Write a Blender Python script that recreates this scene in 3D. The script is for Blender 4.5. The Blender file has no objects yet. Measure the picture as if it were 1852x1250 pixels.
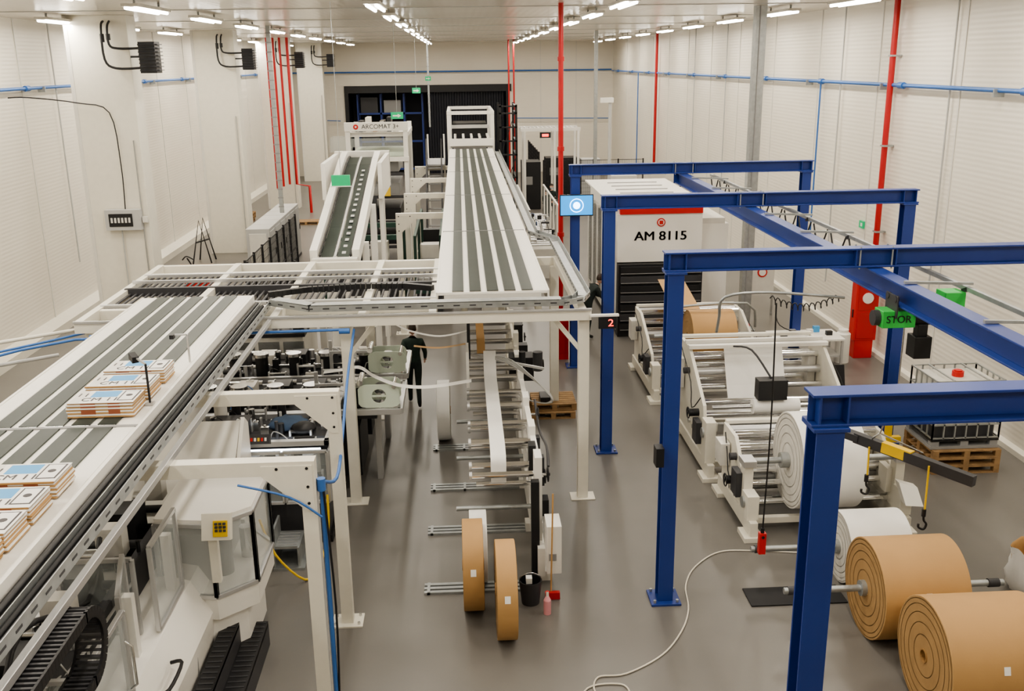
import bpy, math, random
from mathutils import Vector, Matrix
random.seed(7)
SC=bpy.context.scene
COL=SC.collection
try: SC.view_settings.look='AgX - Medium High Contrast'
except Exception: pass
# ------------------------------------------------------------------ materials
MATS={}
def mat(name,col,rough=.5,metal=0.,noise=0.,scale=6.,emit=0.,alpha=1.,bump=0.,bscale=40.,coat=0.):
    m=bpy.data.materials.new(name); m.use_nodes=True; nt=m.node_tree
    b=nt.nodes['Principled BSDF']; c=(col[0],col[1],col[2],1)
    b.inputs['Base Color'].default_value=c; b.inputs['Roughness'].default_value=rough
    b.inputs['Metallic'].default_value=metal; b.inputs['Alpha'].default_value=alpha
    b.inputs['Coat Weight'].default_value=coat
    if emit>0:
        b.inputs['Emission Color'].default_value=c; b.inputs['Emission Strength'].default_value=emit
    if noise>0 or bump>0:
        tc=nt.nodes.new('ShaderNodeTexCoord')
    if noise>0:
        n=nt.nodes.new('ShaderNodeTexNoise'); n.inputs['Scale'].default_value=scale; n.inputs['Detail'].default_value=5
        r=nt.nodes.new('ShaderNodeValToRGB'); r.color_ramp.elements[0].position=.3; r.color_ramp.elements[1].position=.7
        d=1-noise; r.color_ramp.elements[0].color=(col[0]*d,col[1]*d,col[2]*d,1); r.color_ramp.elements[1].color=c
        nt.links.new(tc.outputs['Object'],n.inputs['Vector']); nt.links.new(n.outputs['Fac'],r.inputs['Fac']); nt.links.new(r.outputs['Color'],b.inputs['Base Color'])
    if bump>0:
        n2=nt.nodes.new('ShaderNodeTexNoise'); n2.inputs['Scale'].default_value=bscale
        bp=nt.nodes.new('ShaderNodeBump'); bp.inputs['Strength'].default_value=bump; bp.inputs['Distance'].default_value=.01
        nt.links.new(tc.outputs['Object'],n2.inputs['Vector']); nt.links.new(n2.outputs['Fac'],bp.inputs['Height']); nt.links.new(bp.outputs['Normal'],b.inputs['Normal'])
    MATS[name]=m; return m
def ribbed(name,col,axis,freq,rough,dist=.004):
    m=mat(name,col,rough); nt=m.node_tree; b=nt.nodes['Principled BSDF']
    tc=nt.nodes.new('ShaderNodeTexCoord'); w=nt.nodes.new('ShaderNodeTexWave'); w.bands_direction=axis; w.inputs['Scale'].default_value=freq
    bp=nt.nodes.new('ShaderNodeBump'); bp.inputs['Strength'].default_value=.55; bp.inputs['Distance'].default_value=dist
    nt.links.new(tc.outputs['Object'],w.inputs['Vector']); nt.links.new(w.outputs['Fac'],bp.inputs['Height']); nt.links.new(bp.outputs['Normal'],b.inputs['Normal'])
    n=nt.nodes.new('ShaderNodeTexNoise'); n.inputs['Scale'].default_value=.7
    mx=nt.nodes.new('ShaderNodeMix'); mx.data_type='RGBA'; mx.inputs['A'].default_value=(col[0],col[1],col[2],1); mx.inputs['B'].default_value=(col[0]*.93,col[1]*.92,col[2]*.9,1)
    nt.links.new(tc.outputs['Object'],n.inputs['Vector']); nt.links.new(n.outputs['Fac'],mx.inputs['Factor']); nt.links.new(mx.outputs['Result'],b.inputs['Base Color'])
    return m
ribbed('panel_wall',(.80,.76,.675),'Z',3.2,.42)
ribbed('panel_ceiling',(.74,.70,.62),'X',1.6,.2)
mat('floor_epoxy',(.178,.168,.154),.34,noise=.16,scale=.6,bump=.05,bscale=120)
mat('white',(.80,.78,.73),.4); mat('cream',(.76,.73,.64),.45,noise=.05); mat('offwhite',(.70,.68,.63),.5,noise=.06)
mat('beltgreen',(.024,.037,.031),.42,noise=.25,scale=3); mat('black',(.012,.012,.014),.45); mat('darkgrey',(.045,.045,.05),.5)
mat('rubber',(.02,.02,.022),.7); mat('grey',(.28,.28,.28),.5); mat('lightgrey',(.48,.48,.47),.5)
mat('blue',(.022,.052,.25),.38,noise=.1,scale=2); mat('pipeblue',(.05,.16,.45),.4); mat('red',(.55,.02,.018),.4); mat('redpipe',(.46,.018,.02),.4)
mat('steel',(.60,.60,.59),.25,1.); mat('galv',(.46,.48,.48),.45,.75,noise=.2,scale=9); mat('alu',(.60,.60,.60),.38,.7)
mat('chrome',(.8,.8,.8),.12,1.)
mat('kraft',(.47,.28,.115),.62,noise=.08,scale=2,bump=.05); mat('kraftdark',(.34,.19,.07),.6)
mat('kraftend',(.40,.245,.105),.7,noise=.15,scale=5)
mat('paper',(.82,.81,.78),.55); mat('paperend',(.66,.64,.59),.7,noise=.1,scale=5)
mat('wood',(.40,.25,.12),.7,noise=.35,scale=8); mat('woodred',(.28,.13,.065),.7,noise=.3,scale=8)
mat('green',(.05,.50,.09),.45); mat('exitgreen',(.01,.40,.16),.4,emit=.3); mat('yellow',(.75,.50,.03),.45)
mat('plastic_t',(.72,.71,.65),.35,alpha=.8); mat('glass',(.72,.77,.77),.08,alpha=.2); mat('glassdark',(.15,.17,.18),.1,alpha=.45)
mat('tube_emit',(1,.95,.86),.5,emit=14); mat('screen',(.02,.30,.75),.3,emit=1.2); mat('screenwhite',(.8,.9,1),.3,emit=1.2)
mat('redled',(1,.05,.03),.4,emit=4); mat('skin',(.55,.34,.25),.55); mat('hair',(.035,.022,.015),.7)
mat('cloth_dark',(.018,.028,.026),.85,noise=.3,scale=15); mat('cloth_green',(.022,.04,.032),.85,noise=.3,scale=15); mat('shoe',(.02,.018,.016),.6)
mat('printblue',(.08,.34,.66),.5); mat('printdark',(.04,.035,.04),.5); mat('printred',(.30,.10,.05),.55); mat('clothblue',(.07,.11,.18),.9,noise=.3)
mat('curtain',(.008,.010,.020),.6,noise=.4,scale=1); mat('lightgreen',(.62,.70,.60),.45); mat('lampwhite',(.9,.95,1),.4,emit=6); mat('mask',(.5,.62,.7),.7)
mat('bagwhite',(.7,.69,.66),.8,bump=.6,bscale=12); mat('pinkplastic',(.75,.35,.38),.4); mat('cable_w',(.68,.64,.55),.5); mat('darkgreen',(.02,.06,.045),.5)
# ------------------------------------------------------------------ builder
class B:
    def __init__(s,name): s.n=name; s.v=[]; s.f=[]; s.mi=[]; s.sm=[]; s.k=[]
    def add(s,vs,fs,k,smooth=False):
        if k not in s.k: s.k.append(k)
        i=s.k.index(k); o=len(s.v); s.v+=[tuple(v) for v in vs]
        for f in fs: s.f.append(tuple(o+j for j in f)); s.mi.append(i); s.sm.append(smooth)
    def box(s,a,b,k):
        x0,x1=sorted((a[0],b[0])); y0,y1=sorted((a[1],b[1])); z0,z1=sorted((a[2],b[2]))
        s.add([(x0,y0,z0),(x1,y0,z0),(x1,y1,z0),(x0,y1,z0),(x0,y0,z1),(x1,y0,z1),(x1,y1,z1),(x0,y1,z1)],
              [(0,3,2,1),(4,5,6,7),(0,1,5,4),(1,2,6,5),(2,3,7,6),(3,0,4,7)],k)
    def cb(s,c,size,k,rz=0.,rx=0.,ry=0.):
        R=Matrix.Rotation(rz,3,'Z')@Matrix.Rotation(rx,3,'X')@Matrix.Rotation(ry,3,'Y'); c=Vector(c); h=[q/2 for q in size]
        P=[c+R@Vector((a*h[0],b*h[1],d*h[2])) for d in (-1,1) for a,b in ((-1,-1),(1,-1),(1,1),(-1,1))]
        s.add(P,[(0,3,2,1),(4,5,6,7),(0,1,5,4),(1,2,6,5),(2,3,7,6),(3,0,4,7)],k)
    def frame(s,p,q,up):
        d=(q-p).normalized(); x=d.cross(Vector(up))
        if x.length<.05: x=d.cross(Vector((0,1,0)))
        if x.length<.05: x=d.cross(Vector((1,0,0)))
        x.normalize(); return x,x.cross(d).normalized(),d
    def bar(s,p,q,w,h,k,up=(0,0,1)):
        p=Vector(p);q=Vector(q); x,y,d=s.frame(p,q,up); P=[]
        for e in (p,q):
            for a,b in ((-1,-1),(1,-1),(1,1),(-1,1)): P.append(e+x*a*w/2+y*b*h/2)
        s.add(P,[(0,1,2,3),(7,6,5,4),(0,4,5,1),(1,5,6,2),(2,6,7,3),(3,7,4,0)],k)
    def ibeam(s,p,q,w,h,k,tf=.022,tw=.016,up=(0,0,1)):
        p=Vector(p);q=Vector(q); x,y,d=s.frame(p,q,up)
        for o in (h/2-tf/2,-h/2+tf/2): s.bar(p+y*o,q+y*o,w,tf,k,up)
        s.bar(p,q,tw,h-2*tf,k,up)
    def cyl(s,p,q,r,k,seg=14,r2=None,ke=None):
        p=Vector(p);q=Vector(q); r2=r if r2 is None else r2; x,y,d=s.frame(p,q,(0,0,1)); P=[]
        for e,rr in ((p,r),(q,r2)):
            for i in range(seg):
                a=2*math.pi*i/seg; P.append(e+x*math.cos(a)*rr+y*math.sin(a)*rr)
        s.add(P,[(i,(i+1)%seg,seg+(i+1)%seg,seg+i) for i in range(seg)],k,True)
        s.add(P,[tuple(range(seg-1,-1,-1)),tuple(range(seg,2*seg))],ke or k)
    def rev(s,p,ax,prof,seg=32):
        p=Vector(p); ax=Vector(ax).normalized(); x,y,d=s.frame(p,p+ax,(0,0,1)); n=len(prof)
        for i in range(n):
            t0,r0,k,sm=prof[i]; t1,r1=prof[(i+1)%n][:2]; P=[]
            for t,r in ((t0,r0),(t1,r1)):
                for j in range(seg):
                    a=2*math.pi*j/seg; P.append(p+ax*t+x*math.cos(a)*r+y*math.sin(a)*r)
            s.add(P,[(j,(j+1)%seg,seg+(j+1)%seg,seg+j) for j in range(seg)],k,sm)
    def roll(s,c,r,w,k,ke,rc=.08,kc='kraftdark',ax=(1,0,0)):
        s.rev(c,ax,[(-w/2,rc,ke,False),(-w/2,r-.006,k,True),(-w/2+.006,r,k,True),(w/2-.006,r,k,True),(w/2,r-.006,ke,False),(w/2,rc,kc,True)],56)
        s.rev(c,ax,[(-w/2-.01,rc,kc,False),(-w/2-.01,rc-.015,kc,True),(w/2+.01,rc-.015,kc,False),(w/2+.01,rc,kc,True)],24)
        for q in (.35,.55,.72,.86,.95):
            for sgn in (-1,1):
                t=sgn*(w/2+.0015); s.rev(c,ax,[(t,r*q,'kraftdark' if k=='kraft' else 'offwhite',False),(t,r*q+.006,'kraftdark' if k=='kraft' else 'offwhite',False)],40)
    def tube(s,pts,r,k,seg=8,smooth=4,closed=False):
        P=[Vector(p) for p in pts]
        if smooth and len(P)>2:
            Q=[];n=len(P)
            rng=range(n if closed else n-1)
            for i in rng:
                g=lambda j:(P[j%n] if closed else P[max(0,min(n-1,j))])
                a,b,c,d=g(i-1),g(i),g(i+1),g(i+2)
                for t in range(smooth):
                    u=t/smooth; Q.append(.5*((2*b)+(c-a)*u+(2*a-5*b+4*c-d)*u*u+(3*b-a-3*c+d)*u**3))
            if not closed: Q.append(P[-1])
            P=Q
        n=len(P); V=[]; px=None
        for i in range(n):
            if closed: d=P[(i+1)%n]-P[i-1]
            else: d=P[min(n-1,i+1)]-P[max(0,i-1)]
            d.normalize()
            if px is None:
                px=d.cross(Vector((0,0,1)))
                if px.length<.05: px=d.cross(Vector((0,1,0)))
            px=(px-d*px.dot(d)); px.normalize(); py=px.cross(d)
            for j in range(seg):
                a=2*math.pi*j/seg; V.append(P[i]+px*math.cos(a)*r+py*math.sin(a)*r)
        F=[]
        for i in range(n if closed else n-1):
            for j in range(seg): F.append((i*seg+j,i*seg+(j+1)%seg,((i+1)%n)*seg+(j+1)%seg,((i+1)%n)*seg+j))
        s.add(V,F,k,True)
        if not closed: s.add(V,[tuple(range(seg-1,-1,-1)),tuple(range((n-1)*seg,n*seg))],k)
    def ribbon(s,pts,wv,k,t=.004):
        P=[Vector(p) for p in pts]; Q=[];n=len(P)
        for i in range(n-1):
            g=lambda j:P[max(0,min(n-1,j))]; a,b,c,d=g(i-1),g(i),g(i+1),g(i+2)
            for q in range(6):
                u=q/6; Q.append(.5*((2*b)+(c-a)*u+(2*a-5*b+4*c-d)*u*u+(3*b-a-3*c+d)*u**3))
        Q.append(P[-1]); w=Vector(wv)/2; V=[]
        for q in Q: V+=[q-w,q+w]
        s.add(V,[(2*i,2*i+1,2*i+3,2*i+2) for i in range(len(Q)-1)],k,True)
    def prism(s,poly,vec,k):
        P=[Vector(p) for p in poly]; n=len(P); v=Vector(vec)
        s.add(P+[p+v for p in P],[tuple(range(n-1,-1,-1)),tuple(range(n,2*n))]+[(i,(i+1)%n,n+(i+1)%n,n+i) for i in range(n)],k)
    def wheel(s,c,r,ax,k='black',t=.012):
        c=Vector(c); ax=Vector(ax).normalized(); x,y,d=s.frame(c,c+ax,(0,0,1))
        s.tube([c+x*math.cos(a)*r+y*math.sin(a)*r for a in [2*math.pi*i/14 for i in range(14)]],t,k,6,0,True)
        for i in range(3):
            a=2*math.pi*i/3; s.bar(c,c+x*math.cos(a)*r+y*math.sin(a)*r,.015,.015,k)
        s.cyl(c-ax*.02,c+ax*.03,r*.22,k)
    def sphere(s,c,r,k,nu=14,nv=9,fn=None):
        c=Vector(c); r=r if hasattr(r,'__len__') else (r,r,r); V=[];F=[]
        for i in range(nv+1):
            ph=math.pi*i/nv
            for j in range(nu):
                a=2*math.pi*j/nu; q=Vector((math.sin(ph)*math.cos(a)*r[0],math.sin(ph)*math.sin(a)*r[1],math.cos(ph)*r[2]))
                if fn: q=fn(q)
                V.append(c+q)
        for i in range(nv):
            for j in range(nu): F.append((i*nu+j,(i+1)*nu+j,(i+1)*nu+(j+1)%nu,i*nu+(j+1)%nu))
        s.add(V,F,k,True)
    def fittings(s,x0,x1,y0,y1,z,n,hmax=.3):
        # small machine parts (valve blocks, motors, bearings, hoses) mounted on a deck
        for i in range(n):
            x=random.uniform(x0,x1); y=random.uniform(y0,y1); h=random.uniform(.06,hmax); t=random.random(); k=random.choice(['steel','black','darkgrey','alu','offwhite','lightgrey','black'])
            if t<.35: w=random.uniform(.05,.16); d=random.uniform(.04,.12); s.box((x-w/2,y-d/2,z),(x+w/2,y+d/2,z+h),k); s.cyl((x,y,z+h),(x,y,z+h+.03),.02,'steel',8)
            elif t<.6: s.cyl((x,y,z),(x,y,z+h),random.uniform(.02,.06),k,10)
            elif t<.82: s.cyl((x-.15,y,z+h*.6),(x+.15,y,z+h*.6),random.uniform(.02,.05),k,10); s.box((x-.17,y-.03,z),(x-.14,y+.03,z+h*.8),'alu'); s.box((x+.14,y-.03,z),(x+.17,y+.03,z+h*.8),'alu')
            else: s.tube([(x,y,z+.02),(x+.05,y+.05,z+h),(x+.2,y-.05,z+h*.9),(x+.28,y,z+.02)],.01,random.choice(['black','pipeblue','lightgrey']),5,3)
    def done(s,bevel=0.):
        me=bpy.data.meshes.new(s.n); me.from_pydata(s.v,[],s.f)
        for k in s.k: me.materials.append(MATS[k])
        me.polygons.foreach_set('material_index',s.mi); me.polygons.foreach_set('use_smooth',s.sm); me.validate(); me.update()
        o=bpy.data.objects.new(s.n,me); COL.objects.link(o)
        if bevel>0:
            md=o.modifiers.new('bevel','BEVEL'); md.width=bevel; md.segments=2; md.limit_method='ANGLE'; md.angle_limit=math.radians(50)
        return o
def txt(parent,name,body,loc,size,k,rot=(math.pi/2,0,0),ext=.002,sx=1.,off=.0):
    cu=bpy.data.curves.new(name,'FONT'); cu.body=body; cu.size=size; cu.align_x='CENTER'; cu.align_y='CENTER'; cu.extrude=ext; cu.offset=size*off
    cu.materials.append(MATS[k]); o=bpy.data.objects.new(name,cu); o.location=loc; o.rotation_euler=rot; o.scale=(sx,1,1); COL.objects.link(o)
    if parent: o.parent=parent
    return o
def pipe(name,pts,r,k,seg=8,sm=0):
    b=B(name); b.tube(pts,r,k,seg,sm); b.done()
# ------------------------------------------------------------------ camera
f=1765.0
th=math.atan(513/f); yaw=math.atan(91/math.hypot(f,513)); roll=math.radians(.8)
cd=bpy.data.cameras.new('camera'); cam=bpy.data.objects.new('camera',cd); COL.objects.link(cam)
cd.sensor_width=36; cd.lens=f/1852*36; cd.clip_end=300
cam.matrix_world=Matrix.Translation((0,0,7))@Matrix.Rotation(-yaw,4,'Z')@Matrix.Rotation(math.pi/2-th,4,'X')@Matrix.Rotation(-roll,4,'Z')
SC.camera=cam
# ------------------------------------------------------------------ room
HZ=8.25; XL=-11.4; XR=10.0; YB=65.; YF=-5.
b=B('floor'); b.box((XL-.3,YF-.3,-.2),(XR+.3,YB+6,0),'floor_epoxy'); b.done()
b=B('ceiling'); b.box((XL-.3,YF-.3,HZ),(XR+.3,YB+6,HZ+.2),'panel_ceiling')
for y in range(0,66,6): b.box((XL,y-.02,HZ-.015),(XR,y+.02,HZ),'lightgrey')
b.done()
b=B('wall_left'); b.box((XL-.2,YF,0),(XL,YB,HZ),'panel_wall')
for i in range(18): b.box((XL,YF+4*i-.02,.3),(XL+.02,YF+4*i+.02,HZ),'offwhite')
b.done()
b=B('wall_right'); b.box((XR,YF,0),(XR+.2,YB,HZ),'panel_wall')
for y in [3.5,7.5,11.5,15.5,19.6,23.6,27.6,31.6,35.6,39.6,43.6,47.6,51.6,55.6,59.6]: b.box((XR-.02,y-.02,0),(XR,y+.02,HZ),'offwhite')
b.done()
b=B('wall_front'); b.box((XL-.2,YF-.2,0),(XR+.2,YF,HZ),'panel_wall'); b.done()
b=B('wall_back')
b.box((XL-.2,YB,0),(-7.1,YB+.2,HZ),'panel_wall'); b.box((3.1,YB,0),(XR+.2,YB+.2,HZ),'panel_wall'); b.box((-7.1,YB,5.4),(3.1,YB+.2,HZ),'panel_wall')
for x in (-9,5.3,7.6): b.box((x-.02,YB-.02,0),(x+.02,YB,HZ),'offwhite')
b.done()
b=B('baseboard_left'); b.prism([(XL,YF,0),(XL+.35,YF,0),(XL+.35,YF,.22),(XL,YF,.34)],(0,YB-YF,0),'cream'); b.done()
b=B('baseboard_right'); b.prism([(XR,YF,0),(XR-.1,YF,0),(XR-.1,YF,.1),(XR,YF,.14)],(0,YB-YF,0),'cream'); b.done()
b=B('trim_1'); b.box((-7.3,YB-.12,5.2),(3.4,YB-.001,5.65),'black'); b.box((-7.3,YB-.12,0),(-7.05,YB-.001,5.2),'black'); b.box((3.05,YB-.12,0),(3.2,YB-.001,5.2),'black'); b.done()
b=B('wall_recess')
b.box((-7.1,YB+3,0),(3.1,YB+3.1,5.5),'curtain'); b.box((-7.2,YB+.2,0),(-7.1,YB+3,5.5),'curtain'); b.box((3.1,YB+.2,0),(3.2,YB+3,5.5),'curtain'); b.box((-7.1,YB+.2,5.4),(3.1,YB+3,5.5),'curtain')
b.done()
b=B('door_1')
x=-1.9
while x<3.0:
    b.cyl((x,YB+.35,0),(x,YB+.35,5.2),.11,'curtain',8); x+=.17
b.done()
b=B('warehouse_rack')
for x in (-6.6,-5.1,-3.6,-2.4):
    for y in (YB+1,YB+2): b.box((x-.05,y-.05,0),(x+.05,y+.05,5.1),'blue')
for z in (.2,2,3.8): b.box((-6.6,YB+.95,z),(-2.4,YB+1.05,z+.12),'blue'); b.box((-6.4,YB+1,z+.12),(-5.3,YB+2,z+1.1),'darkgrey'); b.box((-4.9,YB+1,z+.12),(-3.8,YB+2,z+.9),'grey')
b.done()
# left columns
for i,y in enumerate((26.,38.,50.,62.)):
    b=B('concrete_column'); b.box((-9.7,y,0),(-8.2,y+.7,HZ),'cream'); b.box((-9.75,y-.02,0),(-9.65,y+.72,HZ),'offwhite')
    b.cyl((-8.35,y-.05,0),(-8.35,y-.05,5.2),.02,'lightgrey',6)
    b.done(.02)
    b=B('wall_heater')
    hx=-7.68; hy=y-.15
    b.box((hx-.18,hy-.25,6.85),(hx+.22,hy+.2,7.6),'black')
    for k in range(8): b.cb((hx+.02,hy-.27,6.92+k*.088),(.4,.06,.02),'darkgrey',rx=.5); b.cb((hx+.25,hy,6.92+k*.088),(.06,.42,.02),'darkgrey')
    b.tube([(-8.75,hy+.1,8.1),(-8.75,hy-.1,7.95),(-8.75,hy-.1,7.2),(-8.5,hy-.1,6.98),(-7.86,hy-.1,6.98)],.03,'black',6)
    b.tube([(-8.6,hy+.1,8.1),(-8.6,hy-.1,7.95),(-8.6,hy-.1,7.55),(-8.4,hy-.1,7.45),(-7.86,hy-.1,7.45)],.03,'black',6)
    b.cyl((-8.75,hy-.1,7.6),(-8.75,hy-.1,7.8),.055,'black',8); b.cyl((-8.6,hy-.1,7.65),(-8.6,hy-.1,7.8),.055,'black',8)
    b.bar((-8.19,hy+.18,7.25),(-7.86,hy+.18,7.25),.05,.05,'black')
    b.done()
b=B('electrical_box'); b.box((-9.25,25.76,2.92),(-8.35,25.98,3.45),'lightgrey'); b.box((-9.15,25.74,3.02),(-8.55,25.76,3.35),'black')
for k in range(6): b.box((-9.1+k*.09,25.725,3.12),(-9.05+k*.09,25.74,3.25),'offwhite')
b.tube([(-8.75,25.9,3.45),(-8.72,25.9,4.6),(-8.85,25.9,5.9),(-9.6,25.9,6.15),(-10.8,25.9,6.3),(-11.3,25.9,6.3)],.015,'black',6); b.box((-8.33,25.85,3.1),(-8.2,25.95,3.25),'offwhite'); b.cyl((-8.9,25.9,2.92),(-8.9,25.9,.0),.02,'lightgrey',6)
b.done()
for x,z in ((XL+.14,6.5),(XR-.14,6.38)):
    b=B('compressed_air_pipe'); b.tube([(x,-3,z),(x,64.5,z)],.045,'pipeblue',8,0)
    for y in range(2,64,5):
        b.cyl((x,y-.12,z),(x,y+.12,z),.075,'pipeblue',8); b.box((x-.1,y+.9,z-.12),(x+.1,y+.94,z+.03),'galv')
    b.done()
pipe('compressed_air_pipe',[(XL+.14,64.6,6.5),(XR-.14,64.8,6.45)],.05,'pipeblue')
pipe('air_drop_pipe',[(XR-.15,27,6.33),(XR-.15,27,1.3)],.025,'pipeblue',6); pipe('air_drop_pipe',[(XR-.15,55,6.33),(XR-.15,55,1.3)],.03,'pipeblue',6)
pipe('air_drop_pipe',[(-9.6,64.7,3.6),(-7.6,64.7,3.5)],.03,'pipeblue',6); pipe('air_drop_pipe',[(3.5,64.7,3.5),(9.8,64.7,3.4)],.03,'pipeblue',6)
T=HZ-.001
b=B('sprinkler_pipe'); b.tube([(9.82,22.5,T),(9.82,22.5,1.95)],.07,'redpipe',10,0)
for z in (3,5,7): b.box((9.75,22.4,z),(9.99,22.6,z+.04),'galv')
b.done()
pipe('sprinkler_pipe',[(9.82,49.8,T),(9.82,49.8,2.0)],.07,'redpipe'); pipe('sprinkler_pipe',[(3.0,60,T),(3.0,60,0)],.05,'redpipe'); pipe('sprinkler_pipe',[(3.3,60,T),(3.3,60,0)],.05,'redpipe')
b=B('sprinkler_pipe'); b.tube([(2.33,22.9,T),(2.33,22.9,.9)],.06,'redpipe',10,0)
for z in (3,5,7): b.cyl((2.33,22.9,z),(2.33,22.9,z+.1),.08,'redpipe',10)
b.box((2.2,22.7,0),(2.5,23.1,1.0),'red'); b.box((2.25,22.68,.15),(2.45,22.7,.85),'redpipe'); b.done()
for k,x in enumerate((-8.95,-8.65,-8.35)): pipe('sprinkler_pipe',[(x,48.5,T),(x,48.5,1.2+.1*k)],.055,'redpipe')
pipe('sprinkler_pipe',[(-8.0,48.5,T),(-8.0,48.5,1.4),(-7.4,48.5,1.3),(-7.4,48.5,0)],.07,'redpipe',8,0)
b=B('galvanised_post'); b.box((7.35,24.9,0),(7.62,25.15,T),'galv'); b.box((7.44,24.88,0),(7.46,24.9,T),'grey'); b.box((7.2,24.8,0),(7.75,25.25,.02),'galv'); b.done()
b=B('galvanised_post'); b.box((5.95,44,0),(6.1,44.12,T),'galv'); b.box((5.8,43.9,0),(6.2,44.3,.02),'galv'); b.done()
b=B('cable_duct'); b.box((-6.27,34,2.1),(-6.13,34.07,T),'galv')
for k in range(20): b.box((-6.29,33.985,2.3+k*.3),(-6.11,34.0,2.34+k*.3),'grey')
b.done()
b=B('cable_duct'); b.box((-1.73,57,3.5),(-1.63,57.06,T),'galv'); 
for k in range(8): b.box((-1.75,56.98,3.8+k*.5),(-1.61,57,3.84+k*.5),'grey')
b.done()
for y,x in ((25.7,9.9),(37,9.9),(19.9,9.93),(42,9.9),(32.6,9.9)): pipe('conduit_pipe',[(x,y,T),(x,y,1.1)],.022,'lightgrey',6)
for y in (29,34.,45.): pipe('conduit_pipe',[(-11.3,y,T),(-11.3,y,1.5)],.022,'lightgrey',6)
# ceiling lamps
ld=bpy.data.lights.new('lamp_glow','AREA'); ld.shape='RECTANGLE'; ld.size=.35; ld.size_y=2.0; ld.energy=101; ld.color=(1,.92,.80)
for x in (-9.7,-6.15,-1.62,3.4,8.2):
    for n in range(-1,12):
        y=5.4+4.8*n
        b=B('ceiling_light'); b.box((x-.16,y,8.1),(x+.16,y+2.2,8.16),'offwhite'); b.box((x-.02,y+.3,8.16),(x+.02,y+.34,T),'galv'); b.box((x-.02,y+1.9,8.16),(x+.02,y+1.94,T),'galv')
        for dx in (-.09,.09): b.cyl((x+dx,y+.04,8.075),(x+dx,y+2.16,8.075),.032,'tube_emit',8)
        o=b.done(); l=bpy.data.objects.new('lamp_glow',ld); l.location=(x,y+1.1,8.03); l.parent=o; COL.objects.link(l)
# ------------------------------------------------------------------ conveyors
def belt(name,x0,x1,y0,y1,z,seams):
    b=B(name); w=x1-x0; e=.23; n=5; bw=.18; gap=(w-2*e-n*bw)/(n-1)
    b.box((x0,y0,z-.05),(x1,y1,z-.008),'white'); b.box((x0-.03,y0,z-.22),(x0,y1,z),'white'); b.box((x1,y0,z-.22),(x1+.03,y1,z),'white')
    ys=[y0]+seams+[y1]
    for a,c in zip(ys[:-1],ys[1:]):
        for i in range(n):
            bx=x0+e+i*(bw+gap); b.box((bx,a+.04,z-.008),(bx+bw,c-.04,z+.008),'beltgreen')
            b.cyl((bx,a+.05,z-.04),(bx+bw,a+.05,z-.04),.045,'steel',10); b.cyl((bx,c-.05,z-.04),(bx+bw,c-.05,z-.04),.045,'steel',10)
        for xx in (x0+.02,x1-.2): b.box((xx,a+.01,z-.008),(xx+.18,c-.01,z-.004),'white')
    for s_ in seams: b.box((x0,s_-.025,z-.01),(x1,s_+.025,z+.004),'grey')
    yy=y0+.8
    while yy<y1: b.box((x0,yy,z-.2),(x1,yy+.08,z-.06),'cream'); yy+=1.6
    b.box((x0+.1,y0-.02,z-.25),(x1-.1,y0,z-.03),'offwhite')
    return b
b=belt('belt_conveyor',-.42,1.33,15.15,42,3.5,[21.,27.,33.,38.]); b.done()
b=belt('belt_conveyor',-5.05,-3.36,3.,15.3,3.5,[9.5]);
b.box((-5.2,3,3.3),(-5.08,15.3,3.42),'white'); b.done()
def support(x_post,x_in,y,zt=3.2,w=.15):
    b=B('conveyor_support_frame'); s=1 if x_in>x_post else -1
    b.box((x_post-w/2,y-w/2,0.02),(x_post+w/2,y+w/2,zt-w),'cream'); b.box((min(x_in,x_post-s*w/2),y-w/2,zt-w),(max(x_in,x_post-s*w/2),y+w/2,zt),'cream')
    b.box((x_post-.2,y-.16,0),(x_post+.2,y+.16,.02),'cream')
    for dx in (-.15,.15):
        for dy in (-.1,.1): b.cyl((x_post+dx,y+dy,.02),(x_post+dx,y+dy,.05),.018,'steel',6)
    g=.38; b.prism([(x_post+s*w/2,y-w/2-.012,zt-.04),(x_post+s*(w/2+g),y-w/2-.012,zt-.04),(x_post+s*(w/2+g),y-w/2-.012,zt-w),(x_post+s*.03,y-w/2-.012,zt-w-g),(x_post-s*.05,y-w/2-.012,zt-w-g),(x_post-s*.05,y-w/2-.012,zt-.04)],(0,.012,0),'cream')
    for q in ((.0,.08),(.0,-.3),(.3,.08),(.0,-.12)): b.cyl((x_post+s*q[0],y-w/2-.018,zt-w+q[1]),(x_post+s*q[0],y-w/2-.01,zt-w+q[1]),.016,'black',8)
    b.done()
support(-1.63,-3.33,11.35); support(-1.62,-3.33,9.2)
for y in (25.5,29.5,33.5,37.5): support(-1.65,-.45,y,3.25)
# cross transfer frame
b=B('transfer_conveyor_frame')
for x,y in ((1.88,14.9),(-1.88,15.0),(-5.8,15.0),(-5.8,19.),(-1.9,19.),(1.8,19.)):
    b.box((x-.085,y-.085,0.02),(x+.085,y+.085,3.1),'cream'); b.box((x-.2,y-.15,0),(x+.2,y+.15,.02),'cream')
for a in ((-5.95,14.75,1.98),(-5.95,15.55,-.45),(-5.95,18.3,-.45),(-5.95,19.1,1.9)): b.box((a[0],a[1]-.06,3.1),(a[2],a[1]+.06,3.26),'cream')
for x in (-5.9,-4.4,-2.95,-1.6,-.5,1.85): b.box((x-.06,14.75,3.12),(x+.06,19.1,3.28),'cream')
for p,q in (((1.88,14.9,2.5),(1.4,14.9,3.1)),((-1.88,15,2.5),(-1.4,15,3.1)),((1.88,14.9,2.5),(1.88,15.6,3.1))): b.bar(p,q,.07,.07,'cream')
x=-5.8
while x<-.5: b.cyl((x,15.6,3.2),(x,18.3,3.2),.022,'darkgrey',6); x+=.11
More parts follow.
